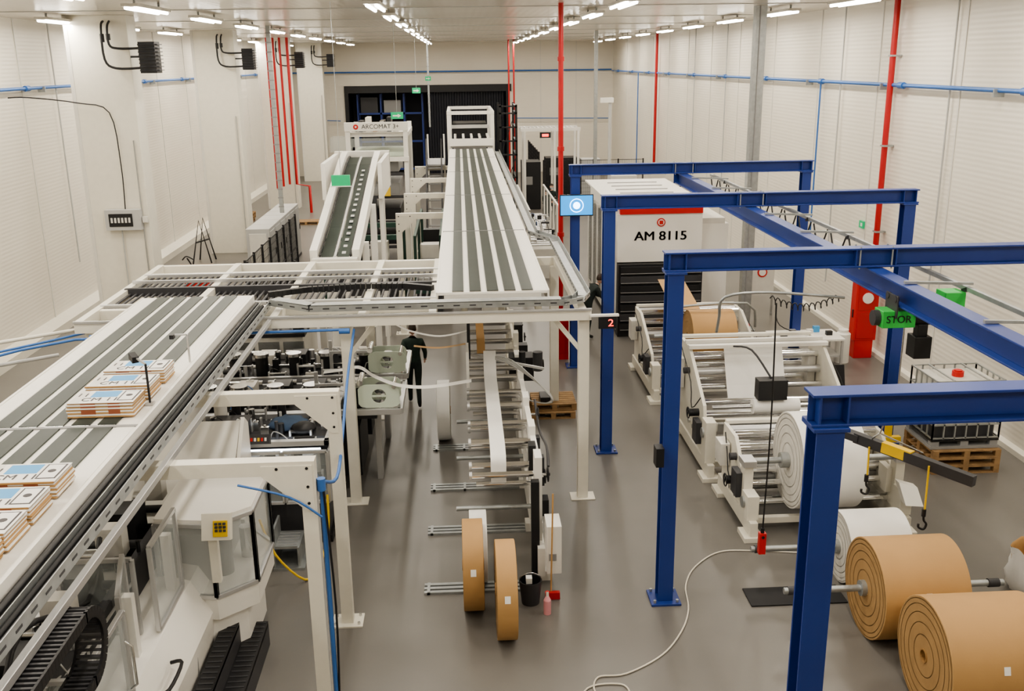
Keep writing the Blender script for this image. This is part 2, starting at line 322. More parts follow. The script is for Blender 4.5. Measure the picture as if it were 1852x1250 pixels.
b.box((-5.9,16.9,3.15),(-.45,16.98,3.3),'darkgrey'); b.box((-5.9,15.7,3.24),(-.45,15.76,3.3),'alu'); b.box((-5.9,18.05,3.24),(-.45,18.11,3.3),'alu'); b.box((-5.9,17.35,3.28),(-.45,17.4,3.34),'alu')
for x in (.0,.6,1.2): b.box((x-.05,15.3,3.1),(x+.05,19,3.2),'cream')
b.box((-5.95,14.66,3.26),(1.98,14.69,3.3),'alu')
b.done(.005)
b=B('energy_chain')
pts=[(-3.2,15.95,3.36),(-2.6,16.25,3.36),(-1.8,16.4,3.36),(-1.0,16.35,3.36),(-.5,16.1,3.36)]
P=[Vector(p) for p in pts]
for i in range(len(P)-1):
    for t in range(9): 
        c=P[i].lerp(P[i+1],t/9); d=P[i+1]-P[i]; b.cb(c,(.07,.10,.09),'black',rz=math.atan2(d.y,d.x))
b.done()
b=B('energy_chain')
def ec(cy,cz,ang):
    for x in (-3.02,-2.82): b.cb((x,cy,cz),(.02,.052,.085),'black',rx=ang)
    b.cb((-2.92,cy,cz),(.2,.022,.07),'darkgrey',rx=ang)
for i in range(17):
    a=math.pi*(i/16.-.5); ec(6.45+.27*math.cos(a),2.88+.27*math.sin(a),a+math.pi/2)
for i in range(40): ec(6.42-.054*i,2.61,0); ec(6.42-.054*i,3.15,0)
b.done()
def tray(name,pts,w,h):
    b=B(name)
    for p,q in zip(pts[:-1],pts[1:]):
        p=Vector(p);q=Vector(q); d=(q-p).normalized(); n=Vector((-d.y,d.x,0)); p=p-d*.02;q=q+d*.02
        b.bar(p,q,w,.006,'galv'); b.bar(p+n*w/2+Vector((0,0,h/2)),q+n*w/2+Vector((0,0,h/2)),.008,h,'galv'); b.bar(p-n*w/2+Vector((0,0,h/2)),q-n*w/2+Vector((0,0,h/2)),.008,h,'galv')
        L=(q-p).length; k=0
        while k*.25<L: 
            c=p+d*(k*.25)+Vector((0,0,h/2)); b.cb(c+n*(w/2+.005),(.10,.004,.02),'darkgrey',rz=math.atan2(d.y,d.x)); b.cb(c-n*(w/2+.005),(.10,.004,.02),'darkgrey',rz=math.atan2(d.y,d.x)); k+=1
    return b
b=tray('cable_tray',[(-3.0,15.2,3.36),(-2.35,14.75,3.36),(1.55,14.75,3.36),(1.8,14.9,3.36),(1.92,15.25,3.36),(1.92,20.3,3.36),(1.55,21.2,3.36),(1.55,42,3.36)],.2,.09); b.bar((-3.0,15.2,3.46),(-2.35,14.75,3.46),.2,.006,'galv'); b.bar((-2.35,14.75,3.46),(1.5,14.75,3.46),.2,.006,'galv'); b.done()
b=tray('cable_tray',[(-3.14,3,3.3),(-3.14,15.2,3.3)],.13,.12)
b.tube([(-3.28,3,3.38),(-3.28,9,3.4),(-3.28,15.2,3.38)],.035,'black',6); b.tube([(-3.17,3,3.36),(-3.17,15.1,3.36)],.025,'rubber',6,0); b.tube([(-3.12,3,3.36),(-3.1,15.1,3.36)],.02,'darkgrey',6,0); b.box((-3.02,3,3.2),(-2.96,15.1,3.26),'alu'); b.done()
b=B('air_hose')
b.tube([(-7.5,12.9,3.0),(-6.6,14.2,3.0),(-5.9,14.55,3.05),(-3.3,14.55,3.08),(-1.85,14.6,3.08)],.022,'pipeblue',8,0)
b.tube([(-7.6,13.9,2.9),(-6.4,14.9,2.95),(-5.9,15.2,3.)],.02,'pipeblue',8,0)
for x in (-5.6,-4.5,-1.85): b.cyl((x-.08,14.55,3.07),(x+.08,14.55,3.07),.045,'pipeblue',8)
b.done()
b=B('air_hose'); b.tube([(-1.72,14.7,3.05),(-1.73,13.6,2.6),(-1.62,11.8,2.35),(-1.5,10.3,2.5),(-1.5,9.3,2.9)],.02,'pipeblue',8)
b.tube([(-1.5,9.22,2.95),(-1.5,9.2,0.0)],.026,'pipeblue',8,0); b.tube([(-1.48,9.18,2.9),(-1.44,9.2,1.5),(-1.48,9.2,.2)],.012,'black',6); b.cyl((-1.5,9.2,2.85),(-1.5,9.2,2.98),.045,'pipeblue',8)
b.tube([(-2.3,9.05,3.0),(-1.8,9.05,2.85),(-1.5,9.1,2.6)],.012,'pipeblue',6)
b.done()
b=B('service_pipe'); b.tube([(-11.2,11.8,3.0),(-6.2,15.3,3.0),(-5.9,18.,3.05)],.03,'cream',8,0); b.tube([(-11.2,11.2,2.8),(-6.2,14.6,2.8)],.03,'lightgrey',8,0); b.done()
def sacks(y,xc=-3.8,h=.16):
    b=B('paper_sack_stack'); n=9
    for i in range(n):
        dx=random.uniform(-.012,.012); dy=random.uniform(-.01,.01)
        b.box((xc-.34+dx,y-.2+dy,3.51+i*h/n),(xc+.34+dx,y+.2+dy,3.51+(i+.85)*h/n),'paper' if i%2 else 'kraft')
    z=3.51+h
    b.box((xc-.34,y-.2,z-.006),(xc+.34,y+.2,z),'paper')
    b.box((xc-.16,y-.02,z),(xc+.12,y+.17,z+.002),'printblue'); b.box((xc-.32,y-.19,z),(xc-.22,y+.19,z+.001),'offwhite')
    b.box((xc+.15,y-.14,z),(xc+.32,y+.17,z+.002),'printdark'); b.box((xc+.165,y-.125,z+.001),(xc+.305,y+.155,z+.003),'paper')
    b.cyl((xc+.235,y+.02,z+.002),(xc+.235,y+.02,z+.0045),.035,'printdark',12)
    b.box((xc-.2,y-.203,3.52),(xc-.05,y-.2,z-.01),'printred'); b.box((xc+.08,y-.203,3.52),(xc+.2,y-.2,z-.01),'printred')
    o=b.done(); txt(o,'label_text','CM 11',(xc-.03,y-.1,z+.003),.14,'printdark',(0,0,0),.0005); txt(o,'code_text','11',(xc-.25,y+.05,z+.003),.14,'printdark',(0,0,0),.0005)
for y in (9.95,10.5,11.05): sacks(y)
for y in (6.55,7.0,7.45,7.95): sacks(y,-3.82)
b=B('conveyor_sensor'); b.bar((-3.42,10.15,3.5),(-3.42,10.15,3.95),.02,.02,'black'); b.bar((-3.42,10.15,3.95),(-3.55,10.25,4.0),.02,.02,'alu'); b.cb((-3.58,10.28,3.99),(.07,.13,.07),'black',rz=.6,rx=.2); b.box((-3.46,10.1,3.5),(-3.38,10.2,3.52),'alu'); b.done()
b=B('conveyor_sensor'); b.bar((-3.4,11.7,3.5),(-3.4,11.7,3.85),.02,.02,'alu'); b.bar((-3.4,11.7,3.85),(-3.55,11.7,3.85),.02,.02,'alu'); b.cb((-3.58,11.7,3.83),(.05,.08,.05),'black'); b.done()
# ------------------------------------------------------------------ blue gantry
for y,xl in ((6.35,2.53),(11.6,2.58),(16.87,2.56),(22.16,2.58)):
    b=B('gantry_frame')
    for x in (xl,7.88):
        b.ibeam((x,y,.03),(x,y,4.5),.2,.22,'blue',up=(0,1,0)); b.box((x-.2,y-.2,0),(x+.2,y+.2,.03),'blue')
        for dx in (-.15,.15):
            for dy in (-.15,.15): b.cyl((x+dx,y+dy,.03),(x+dx,y+dy,.07),.02,'galv',6)
        b.box((x-.13,y-.13,4.49),(x+.13,y+.13,4.52),'blue')
    b.ibeam((xl-.14,y,4.64),(8.03,y,4.64),.2,.24,'blue')
    for x in (xl-.08,xl+.12,4.8,5.3,7.76,7.98):
        b.box((x-.008,y-.095,4.54),(x+.008,y+.095,4.74),'blue')
    for x in (4.85,5.25):
        for dy in (-.08,.08): b.cyl((x,y+dy,4.5),(x,y+dy,4.78),.012,'galv',6)
    b.done(.004)
b=B('crane_runway_beam'); b.ibeam((5.05,3,4.38),(5.05,22.6,4.38),.2,.26,'blue'); b.box((4.93,22.6,4.24),(5.17,22.62,4.52),'blue'); b.done(.004)
b=B('festoon_cable_rail'); b.bar((5.75,3,4.44),(5.75,22.4,4.44),.05,.05,'galv')
y=3.6
while y<22:
    b.bar((5.0,y,4.535),(5.8,y,4.5),.04,.03,'galv'); b.bar((5.75,y-.02,4.44),(5.75,y+.08,4.4),.07,.04,'black')
    y+=1.75
y=13.5
while y<22:
    b.tube([(5.75,y,4.39),(5.74,y+.2,4.1),(5.75,y+.42,4.1),(5.75,y+.62,4.39)],.014,'black',6); y+=.75
b.done()
Yh=10.7; X=5.05
b=B('chain_hoist')
b.box((X-.27,Yh-.12,4.0),(X+.12,Yh+.12,4.2),'green'); b.cyl((X+.12,Yh,4.1),(X+.44,Yh,4.1),.1,'black'); b.cyl((X-.34,Yh,4.1),(X-.27,Yh,4.1),.09,'darkgrey')
b.box((X+.44,Yh-.12,4.12),(X+.68,Yh+.12,4.4),'green'); b.box((X+.42,Yh-.13,4.0),(X+.62,Yh+.11,4.12),'black')
for dx in (-.125,.125):
    b.box((X+dx-.01,Yh-.16,4.12),(X+dx+.01,Yh+.16,4.38),'darkgrey')
    for dy in (-.1,.1): b.cyl((X+dx-.02,Yh+dy,4.34),(X+dx+.02,Yh+dy,4.34),.04,'darkgrey',12)
b.box((X+.14,Yh-.12,3.62),(X+.34,Yh+.1,3.88),'black'); b.box((X+.18,Yh-.07,3.86),(X+.3,Yh+.05,4.02),'black')
b.tube([(X+.05,Yh,4.0),(X+.05,Yh,3.2),(X+.07,Yh+.4,2.5)],.012,'steel',5,0)
o=b.done(.008); txt(o,'label_text','STOR',(X-.08,Yh-.125,4.1),.12,'black')
b=B('crane_pendant_control')
b.tube([(3.35,12.3,3.75),(3.36,12.1,4.05),(3.9,12.0,4.12),(4.85,11.9,4.05)],.02,'galv',6); b.tube([(3.35,12.3,3.75),(3.35,12.4,3.5)],.02,'galv',6,0)
b.tube([(3.87,11.6,4.08),(3.9,11.6,2.5),(3.88,11.6,.95)],.011,'black',6); b.cb((3.88,11.6,.78),(.09,.08,.3),'red'); b.cyl((3.88,11.6,.93),(3.88,11.6,1.0),.025,'black'); b.cyl((3.88,11.55,.88),(3.88,11.56,.88),.02,'black')
b.tube([(3.95+.018*i,12.05+.05*math.cos(i*1.5),4.02-.12*math.sin(math.pi*i/50)+.05*math.sin(i*1.5)) for i in range(51)],.008,'black',5,2)
b.done()
b=B('lifting_spreader_beam')
b.bar((5.35,12.35,1.95),(6.35,11.0,1.85),.1,.14,'darkgrey'); b.bar((5.6,12.01,1.94),(5.85,11.68,1.915),.104,.145,'yellow'); b.bar((5.2,12.55,1.97),(5.4,12.3,1.95),.16,.1,'darkgrey')
b.tube([(5.12,11.1,2.5),(5.95,11.6,2.0)],.012,'steel',5,0); b.tube([(5.12,11.1,2.5),(5.5,12.15,2.0)],.012,'steel',5,0)
for (x,y,z) in ((5.45,12.1,1.25),(5.95,11.4,1.05)):
    b.tube([(x,y,1.9),(x+.01,y,z+.2)],.014,'yellow',5,0); b.cyl((x,y,z+.14),(x,y,z+.24),.03,'black',8)
    b.tube([(x,y,z+.16),(x+.01,y,z+.08),(x+.05,y,z+.02),(x+.02,y,z-.05),(x-.05,y,z-.02),(x-.055,y,z+.03)],.016,'black',6)
b.done()
# ------------------------------------------------------------------ paper reels
def reel(x,y,r,w,k='kraft',shaft=None):
    b=B('paper_reel'); b.roll((x,y,r),r,w,k,'kraftend' if k=='kraft' else 'paperend')
    if shaft:
        b.cyl((x-shaft[0],y,r),(x+shaft[1],y,r),.042,'galv',12); 
        for q in (-shaft[0]+.05,shaft[1]-.2): b.cyl((x+q,y,r),(x+q+.14,y,r),.055,'darkgrey',12)
        for q in (-w/2-.06,w/2+.0): b.cyl((x+q,y,r),(x+q+.06,y,r),.1,'galv',16)
    # small paper label on the reel face towards the aisle
    a=math.radians(18); n=Vector((0,-math.cos(a),math.sin(a))); u=Vector((0,math.sin(a),math.cos(a))); c=Vector((x,y,r))+n*(r+.004)
    b.add([c+Vector((sx*.035,0,0))+u*sy*.045 for sx,sy in ((-1,-1),(1,-1),(1,1),(-1,1))],[(0,1,2,3)],'paper')
    b.done()
reel(5.42,10.62,.63,1.05,'kraft',(1.55,1.25)); reel(5.52,9.12,.655,1.15)
reel(5.5,11.95,.5,.85,'paper',(1.65,1.0))
reel(.42,10.95,.62,.25); reel(.02,11.65,.6,.27)
reel(.1,12.35,.5,.24,'paper')
b=B('floor_mat'); b.box((3.7,11.3,0),(5.0,11.75,.02),'rubber'); b.done()
reel(-.45,17.75,.58,.24,'paper')
# ------------------------------------------------------------------ narrow reel stand (centre)
b=B('reinforcement_unwinder')
b.box((.92,12.1,.12),(1.02,17.6,.55),'white'); 
for y in (12.3,13.8,15.4,17.2): b.box((.85,y-.1,0),(1.12,y+.1,.14),'white')
for y in (12.5,13.7,15.0,16.4,17.4): b.box((.9,y-.16,.3),(1.0,y+.16,1.8),'white')
b.box((.92,12.4,1.38),(1.0,17.5,1.66),'white'); b.box((.92,12.4,.8),(1.0,17.5,1.1),'white')
for y,z,r in ((12.5,1.5,.045),(12.95,1.45,.05),(13.5,1.58,.06),(13.75,1.42,.05),(14.25,1.6,.045),(14.45,1.45,.06),(15.2,1.55,.07),(15.75,1.6,.045),(16.1,1.42,.06),(16.5,1.62,.05),(16.8,1.5,.06),(17.1,1.6,.05),(17.4,1.65,.05)):
    b.cyl((.04,y,z),(.93,y,z),r,'chrome',14); b.cyl((.0,y,z),(.04,y,z),r*1.2,'alu',12)
for y in (13.2,14.8,16.2): b.cyl((.1,y,1.05),(.93,y,1.05),.04,'chrome',12)
for y in (13.1,15.0,16.7): b.cyl((-.2,y,.72),(.93,y,.72),.035,'galv',12); b.box((1.0,y-.1,.6),(1.15,y+.1,.85),'black')
for y,z in ((12.8,1.35),(13.3,1.1),(14.6,1.6)): b.wheel((1.12,y,z),.1,(1,0,0)); b.cyl((1.0,y,z),(1.12,y,z),.02,'steel')
b.box((1.02,11.85,.3),(1.22,12.25,1.0),'white'); b.box((1.05,11.84,.5),(1.15,11.85,.6),'grey')
b.box((.86,12.9,1.3),(.96,13.1,1.75),'black'); b.box((.84,12.2,.1),(.95,12.32,1.5),'black')
for y in (13.4,14.2): b.box((1.02,y,.9),(1.12,y+.15,1.35),'darkgrey')
b.tube([(1.1,12.5,1.6),(1.12,13,1.7),(1.1,14,1.55),(1.1,15,1.7)],.02,'darkgrey',6)
b.box((.8,17.2,1.3),(1.25,17.6,1.75),'black'); b.cyl((1.25,17.4,1.55),(1.45,17.4,1.55),.1,'black'); b.cyl((1.0,16.6,1.75),(1.0,16.6,2.05),.06,'black'); b.cyl((1.3,16.9,1.6),(1.3,16.9,1.95),.09,'darkgrey')
b.bar((.1,16.8,1.95),(1.35,16.2,1.85),.04,.04,'alu')
for k in range(4): b.tube([(.3,16.7,1.95),(.8,16.3,1.9+.03*k),(1.4,15.6-.05*k,1.6),(1.35,15.8,1.35),(1.0,16.2,1.3)],.012,'lightgrey',5)
b.box((.0,16.15,1.55),(.05,16.75,2.2),'white'); b.box((.03,18.1,1.4),(.09,18.2,2.2),'darkgrey')
b.ribbon([(.42,16.55,2.1),(.42,16.4,1.7),(.42,15.6,1.68),(.42,14.0,1.68),(.42,13.0,1.64),(.42,12.85,1.4),(.42,12.9,1.2)],(.22,0,0),'paper')
b.done()
b=B('reinforcement_unwinder')
b.box((.95,18.2,.1),(1.05,22.2,.5),'cream')
for y in (18.5,20.2,22.): b.box((.94,y-.12,0),(1.04,y+.12,1.9),'cream')
b.box((.95,18.3,1.5),(1.0,22.1,1.65),'cream')
for i in range(11): b.cyl((.05,18.5+i*.36,1.5+.12*(i%2)),(.94,18.5+i*.36,1.5+.12*(i%2)),.045,'chrome',12)
for y in (19,20.6,21.6): b.box((1.05,y-.12,.9),(1.25,y+.12,1.5),'black'); b.wheel((1.3,y,1.2),.09,(1,0,0))
b.box((.4,20.9,1.4),(.9,22,2.3),'offwhite')
b.ribbon([(.3,20.5,1.75),(.3,19.5,1.7),(.3,18.7,1.72),(.3,18.4,1.5)],(.16,0,0),'kraft'); b.done()
for y in (17.2,15.4,13.8,12.05):
    b=B('floor_rail'); 
    for k in range(3): b.box((-.66,y-.12+k*.1,0),(.85,y-.06+k*.1,.035),'galv')
    b.box((-.62,y-.12,.0),(-.58,y+.14,.045),'galv'); b.box((-.1,y-.12,.0),(-.06,y+.14,.045),'galv'); b.done()
b=B('waste_bin'); b.rev((.78,11.65,0),(0,0,1),[(0,.02,'darkgrey',True),(0,.12,'darkgrey',True),(.34,.155,'black',True),(.34,.14,'black',True),(.03,.105,'black',True),(.03,.02,'black',False)],20)
b.tube([(.63,11.65,.32),(.66,11.6,.42),(.78,11.6,.47),(.9,11.6,.42),(.93,11.65,.32)],.006,'steel',5); b.box((.72,11.6,.3),(.8,11.7,.38),'paper'); b.done()
b=B('cleaner_bottle'); b.rev((.98,11.35,0),(0,0,1),[(0,.01,'pinkplastic',True),(0,.05,'pinkplastic',True),(.2,.05,'pinkplastic',True),(.26,.02,'white',True),(.33,.018,'red',True),(.33,.005,'red',True)],14); b.done()
b=B('broom'); b.tube([(1.06,11.72,.0),(1.1,11.82,1.5)],.012,'kraft',6,0); b.cb((1.08,11.7,.06),(.2,.06,.1),'redpipe'); b.done()
b=B('paper_web'); 
b.ribbon([(-2.35,15.5,2.12),(-2.0,15.5,2.16),(-1.75,15.45,2.2),(-1.5,15.4,2.05),(-1.1,15.3,1.92),(-.6,15.3,1.88),(.08,15.35,1.95)],(0,.17,0),'paper'); b.done()
b=B('paper_web'); b.ribbon([(-1.9,18.6,2.0),(-1.5,18.7,2.1),(-1.1,18.6,1.95),(-.5,18.5,1.85),(.08,18.7,1.9)],(0,.12,0),'paper'); b.ribbon([(-1.0,18.2,1.75),(-.5,18.2,1.7),(.08,18.3,1.75)],(0,.12,0),'kraft')
b.done()
# ------------------------------------------------------------------ near tuber machine
def guard(b,p,q,z0,z1,k='alu',g='glass',w=.045):
    p=Vector((p[0],p[1],0));q=Vector((q[0],q[1],0))
    for e in (p,q): b.bar(e+Vector((0,0,z0)),e+Vector((0,0,z1)),w,w,k)
    for z in (z0,z1): b.bar(p+Vector((0,0,z)),q+Vector((0,0,z)),w,w,k)
    d=(q-p).normalized(); n=Vector((-d.y,d.x,0))*.003
    b.prism([p+Vector((0,0,z0))-n,q+Vector((0,0,z0))-n,q+Vector((0,0,z1))-n,p+Vector((0,0,z1))-n],n*2,g)
b=B('sack_bottomer_machine')
b.prism([(-5.9,5,.12),(-3.08,5,.12),(-3.02,5,.9),(-3.25,5,1.3),(-3.5,5,1.35),(-5.9,5,1.35)],(0,7.0,0),'white')
b.box((-5.7,5,0),(-3.3,11.9,.12),'darkgrey')
for y in (6.5,8,9.5,11): b.box((-3.06,y,.2),(-3.03,y+.012,.88),'grey')
for y in (5.6,7.2,8.7,10.0): b.box((-3.45,y,1.3),(-3.35,y+.1,2.0),'white')
for i in range(22):
    y=5.2+i*.31; b.cyl((-5.6,y,1.48+.1*(i%3)),(-3.75,y,1.48+.1*(i%3)),.05,('steel','black','darkgrey')[i%3],10)
b.box((-5.7,5,1.35),(-5.55,12.,2.0),'darkgrey'); b.box((-3.8,5,1.35),(-3.7,12.,1.75),'darkgrey'); b.box((-4.8,5,1.7),(-4.7,12.,1.78),'steel'); b.box((-4.3,5,1.8),(-4.22,10,1.86),'alu')
for y in (6,7.7,9.2,10.7): b.box((-5.4,y,1.4),(-3.95,y+.4,1.95),'black'); b.cyl((-4.4,y+.7,1.4),(-4.4,y+.7,1.9),.15,'darkgrey'); b.box((-4.2,y+.9,1.7),(-3.9,y+1.1,2.05),'offwhite'); b.cyl((-4.6,y+.5,1.95),(-4.0,y+.5,1.95),.07,'steel')
b.tube([(-3.9,7,1.8),(-4.1,8,2.1),(-3.9,9,1.8),(-4.1,10,2.0)],.03,'black',6); b.tube([(-3.7,6,1.7),(-3.8,7,1.95),(-3.7,8,1.7),(-3.6,9.5,1.75)],.018,'lightgrey',6)
b.fittings(-5.2,-3.65,5.5,10.2,1.55,60,.35)
guard(b,(-3.22,6.3),(-3.22,7.2),1.3,2.2); guard(b,(-3.22,7.25),(-3.22,8.1),1.3,2.2); guard(b,(-3.28,8.2),(-3.5,9.0),1.3,2.3); guard(b,(-3.28,9.15),(-3.28,10.05),1.35,2.3)
guard(b,(-4.2,9.1),(-3.45,9.1),1.35,2.2); guard(b,(-4.3,7.2),(-3.3,7.2),1.35,2.1)
for y in (7.1,8.0): b.tube([(-3.19,y,1.45),(-3.13,y,1.5),(-3.13,y,1.9),(-3.19,y,1.95)],.014,'steel',6,0)
for k in range(3): b.cyl((-3.05,8.6+.1*k,.7),(-3.0,8.6+.1*k,.7),.025,'black')
b.tube([(-3.1,8.3,1.15),(-2.97,8.35,1.18),(-2.97,8.8,1.18),(-3.1,8.85,1.15)],.02,'black',6)
H=[(-3.6,10.3),(-2.95,10.2),(-2.55,10.55),(-2.55,11.5),(-2.9,11.95),(-3.6,11.95)]
b.prism([(x,y,2.0) for x,y in H],(0,0,.07),'white'); b.prism([(x,y,.8) for x,y in H],(0,0,.3),'white')
b.prism([(x*.95-.28,y,.12) for x,y in H],(0,0,.68),'white')
for i in range(5):
    p,q=H[i],H[i+1]; guard(b,p,q,1.1,2.0,w=.05)
b.box((-3.5,10.6,1.1),(-3.0,11.8,1.7),'lightgrey'); b.cyl((-3.0,10.8,1.1),(-3.0,10.8,1.75),.12,'grey'); b.cyl((-2.8,11.2,1.1),(-2.8,11.2,1.5),.08,'steel')
b.cb((-2.83,10.07,2.06),(.32,.1,.3),'cream',rx=-.35); b.cb((-2.78,10.01,2.06),(.16,.02,.18),'yellow',rx=-.35)
for i in range(3):
    for j in range(4): b.cb((-2.82+.045*i,9.995,2.0+.042*j),(.03,.03,.026),'darkgrey',rx=-.35)
b.box((-2.95,10.08,1.35),(-2.85,10.16,1.95),'cream')
b.prism([(-4.5,12.0,1.3),(-4.5,13.3,1.3),(-4.5,13.3,2.05),(-4.5,13.1,2.2)],(1.3,0,0),'white'); b.prism([(-3.19,12.0,1.2),(-3.19,13.3,1.2),(-3.19,13.3,2.1),(-3.19,13.1,2.25)],(.05,0,0),'white')
b.box((-4.3,12.0,0),(-3.0,13.3,1.2),'white')
b.prism([(-5.6,10.4,1.4),(-5.6,11.3,1.4),(-5.6,11.9,2.1),(-5.6,11.5,2.3)],(1.5,0,0),'offwhite')
b.cb((-3.0,7.5,1.4),(.34,.4,.05),'cream',ry=.5); b.bar((-3.1,7.5,1.0),(-3.05,7.5,1.35),.08,.08,'cream')
for i in range(4):
    for j in range(3): b.cb((-3.08+.05*i,7.41+.07*j,1.47-.027*i),(.03,.04,.03),('red','yellow','black','white')[(i+j)%4],ry=.5)
b.tube([(-2.9,7.0,1.15),(-2.78,7.05,1.25),(-2.78,7.9,1.25),(-2.9,7.95,1.15)],.022,'black',6)
b.done(.006)
b=B('machine_step')
b.box((-3.0,8.4,.55),(-2.8,10.9,.6),'black'); b.box((-2.8,8.4,.28),(-2.56,10.9,.33),'black')
for y in (8.4,10.88): b.prism([(-3.0,y,0),(-2.58,y,0),(-2.58,y,.3),(-2.8,y,.3),(-2.8,y,.58),(-3.0,y,.58)],(0,.02,0),'black')
b.box((-2.82,8.4,.28),(-2.8,10.9,.58),'darkgrey'); b.box((-2.58,8.4,0),(-2.56,10.9,.3),'darkgrey')
for i in range(25): b.box((-2.98,8.45+.1*i,.6),(-2.82,8.47+.1*i,.606),'darkgrey'); b.box((-2.78,8.45+.1*i,.33),(-2.58,8.47+.1*i,.336),'darkgrey')
b.done()
b=B('machine_step'); b.box((-2.85,12.75,.0),(-2.4,13.35,.04),'galv'); b.box((-2.85,12.85,.3),(-2.5,13.35,.34),'galv'); b.box((-2.85,12.8,0),(-2.82,13.35,.6),'galv'); b.box((-2.5,12.8,0),(-2.47,13.35,.34),'galv')
for i in range(5): b.box((-2.82,12.9+.09*i,.34),(-2.52,12.92+.09*i,.345),'grey')
b.done()
b=B('yellow_hose'); b.tube([(-2.9,12.4,1.0),(-2.7,12.3,.5),(-2.35,12.4,.05),(-2.2,12.8,.03),(-2.1,13.2,.4),(-2.1,13.35,.9)],.018,'yellow',6); b.done()
# ------------------------------------------------------------------ mid machine
b=B('valve_unit_machine')
b.box((-4.9,13.6,.0),(-2.1,15.0,.12),'black'); b.box((-4.9,13.6,.1),(-2.15,14.7,.85),'darkgrey'); b.box((-4.9,14.6,.85),(-2.15,14.75,1.55),'darkgrey')
b.box((-4.95,13.5,1.55),(-3.4,14.8,1.62),'black'); b.box((-4.95,13.5,1.62),(-2.05,13.6,1.7),'alu'); b.box((-4.95,14.7,1.62),(-2.05,14.8,1.7),'alu'); b.box((-2.12,13.5,1.62),(-2.05,14.8,1.7),'alu')
b.box((-3.4,13.9,1.55),(-2.05,14.8,1.62),'darkgrey')
guard(b,(-3.4,13.45),(-2.75,13.45),.75,1.55); guard(b,(-2.72,13.45),(-2.08,13.45),.75,1.55); guard(b,(-2.05,13.5),(-2.05,14.1),.75,1.55); guard(b,(-2.05,14.15),(-2.05,14.8),.75,1.55)
for x in (-3.2,-2.8,-2.4):
    b.cyl((x,13.75,.85),(x,13.75,1.4),.09,'alu'); b.box((x-.1,13.9,.9),(x+.1,14.2,1.3),'lightgrey'); b.wheel((x,13.65,1.15),.1,(0,1,0),'steel')
b.fittings(-3.3,-2.15,13.55,13.85,.86,16,.4)
b.box((-3.3,13.62,1.48),(-2.2,13.68,1.52),'lampwhite'); 
b.cb((-3.05,13.42,1.78),(.35,.12,.14),'darkgrey',rx=-.4)
for i in range(6): b.cb((-3.18+.05*i,13.36,1.80),(.03,.02,.05),('yellow','red','white')[i%3],rx=-.4)
b.sphere((-2.75,14.2,1.72),(.3,.2,.12),'clothblue',fn=lambda q:q*(1+.15*math.sin(q.x*30)*math.cos(q.y*25))); b.sphere((-2.5,14.05,1.7),(.2,.17,.1),'black')
b.box((-3.9,13.7,1.62),(-3.3,14.3,1.85),'darkgrey'); b.cyl((-3.8,14.4,1.62),(-3.8,14.4,2.0),.1,'offwhite')
b.box((-4.8,13.6,1.62),(-4.1,14.6,2.1),'offwhite')
for x in (-4.4,-3.6,-2.9,-2.3): b.cyl((x,14.55,1.62),(x,14.55,1.95),.07,'black'); b.box((x-.15,14.3,1.62),(x+.1,14.42,1.72),'steel')
b.fittings(-4.0,-2.2,13.7,14.7,1.62,34,.28)
b.done(.005)
b=B('tube_forming_machine')
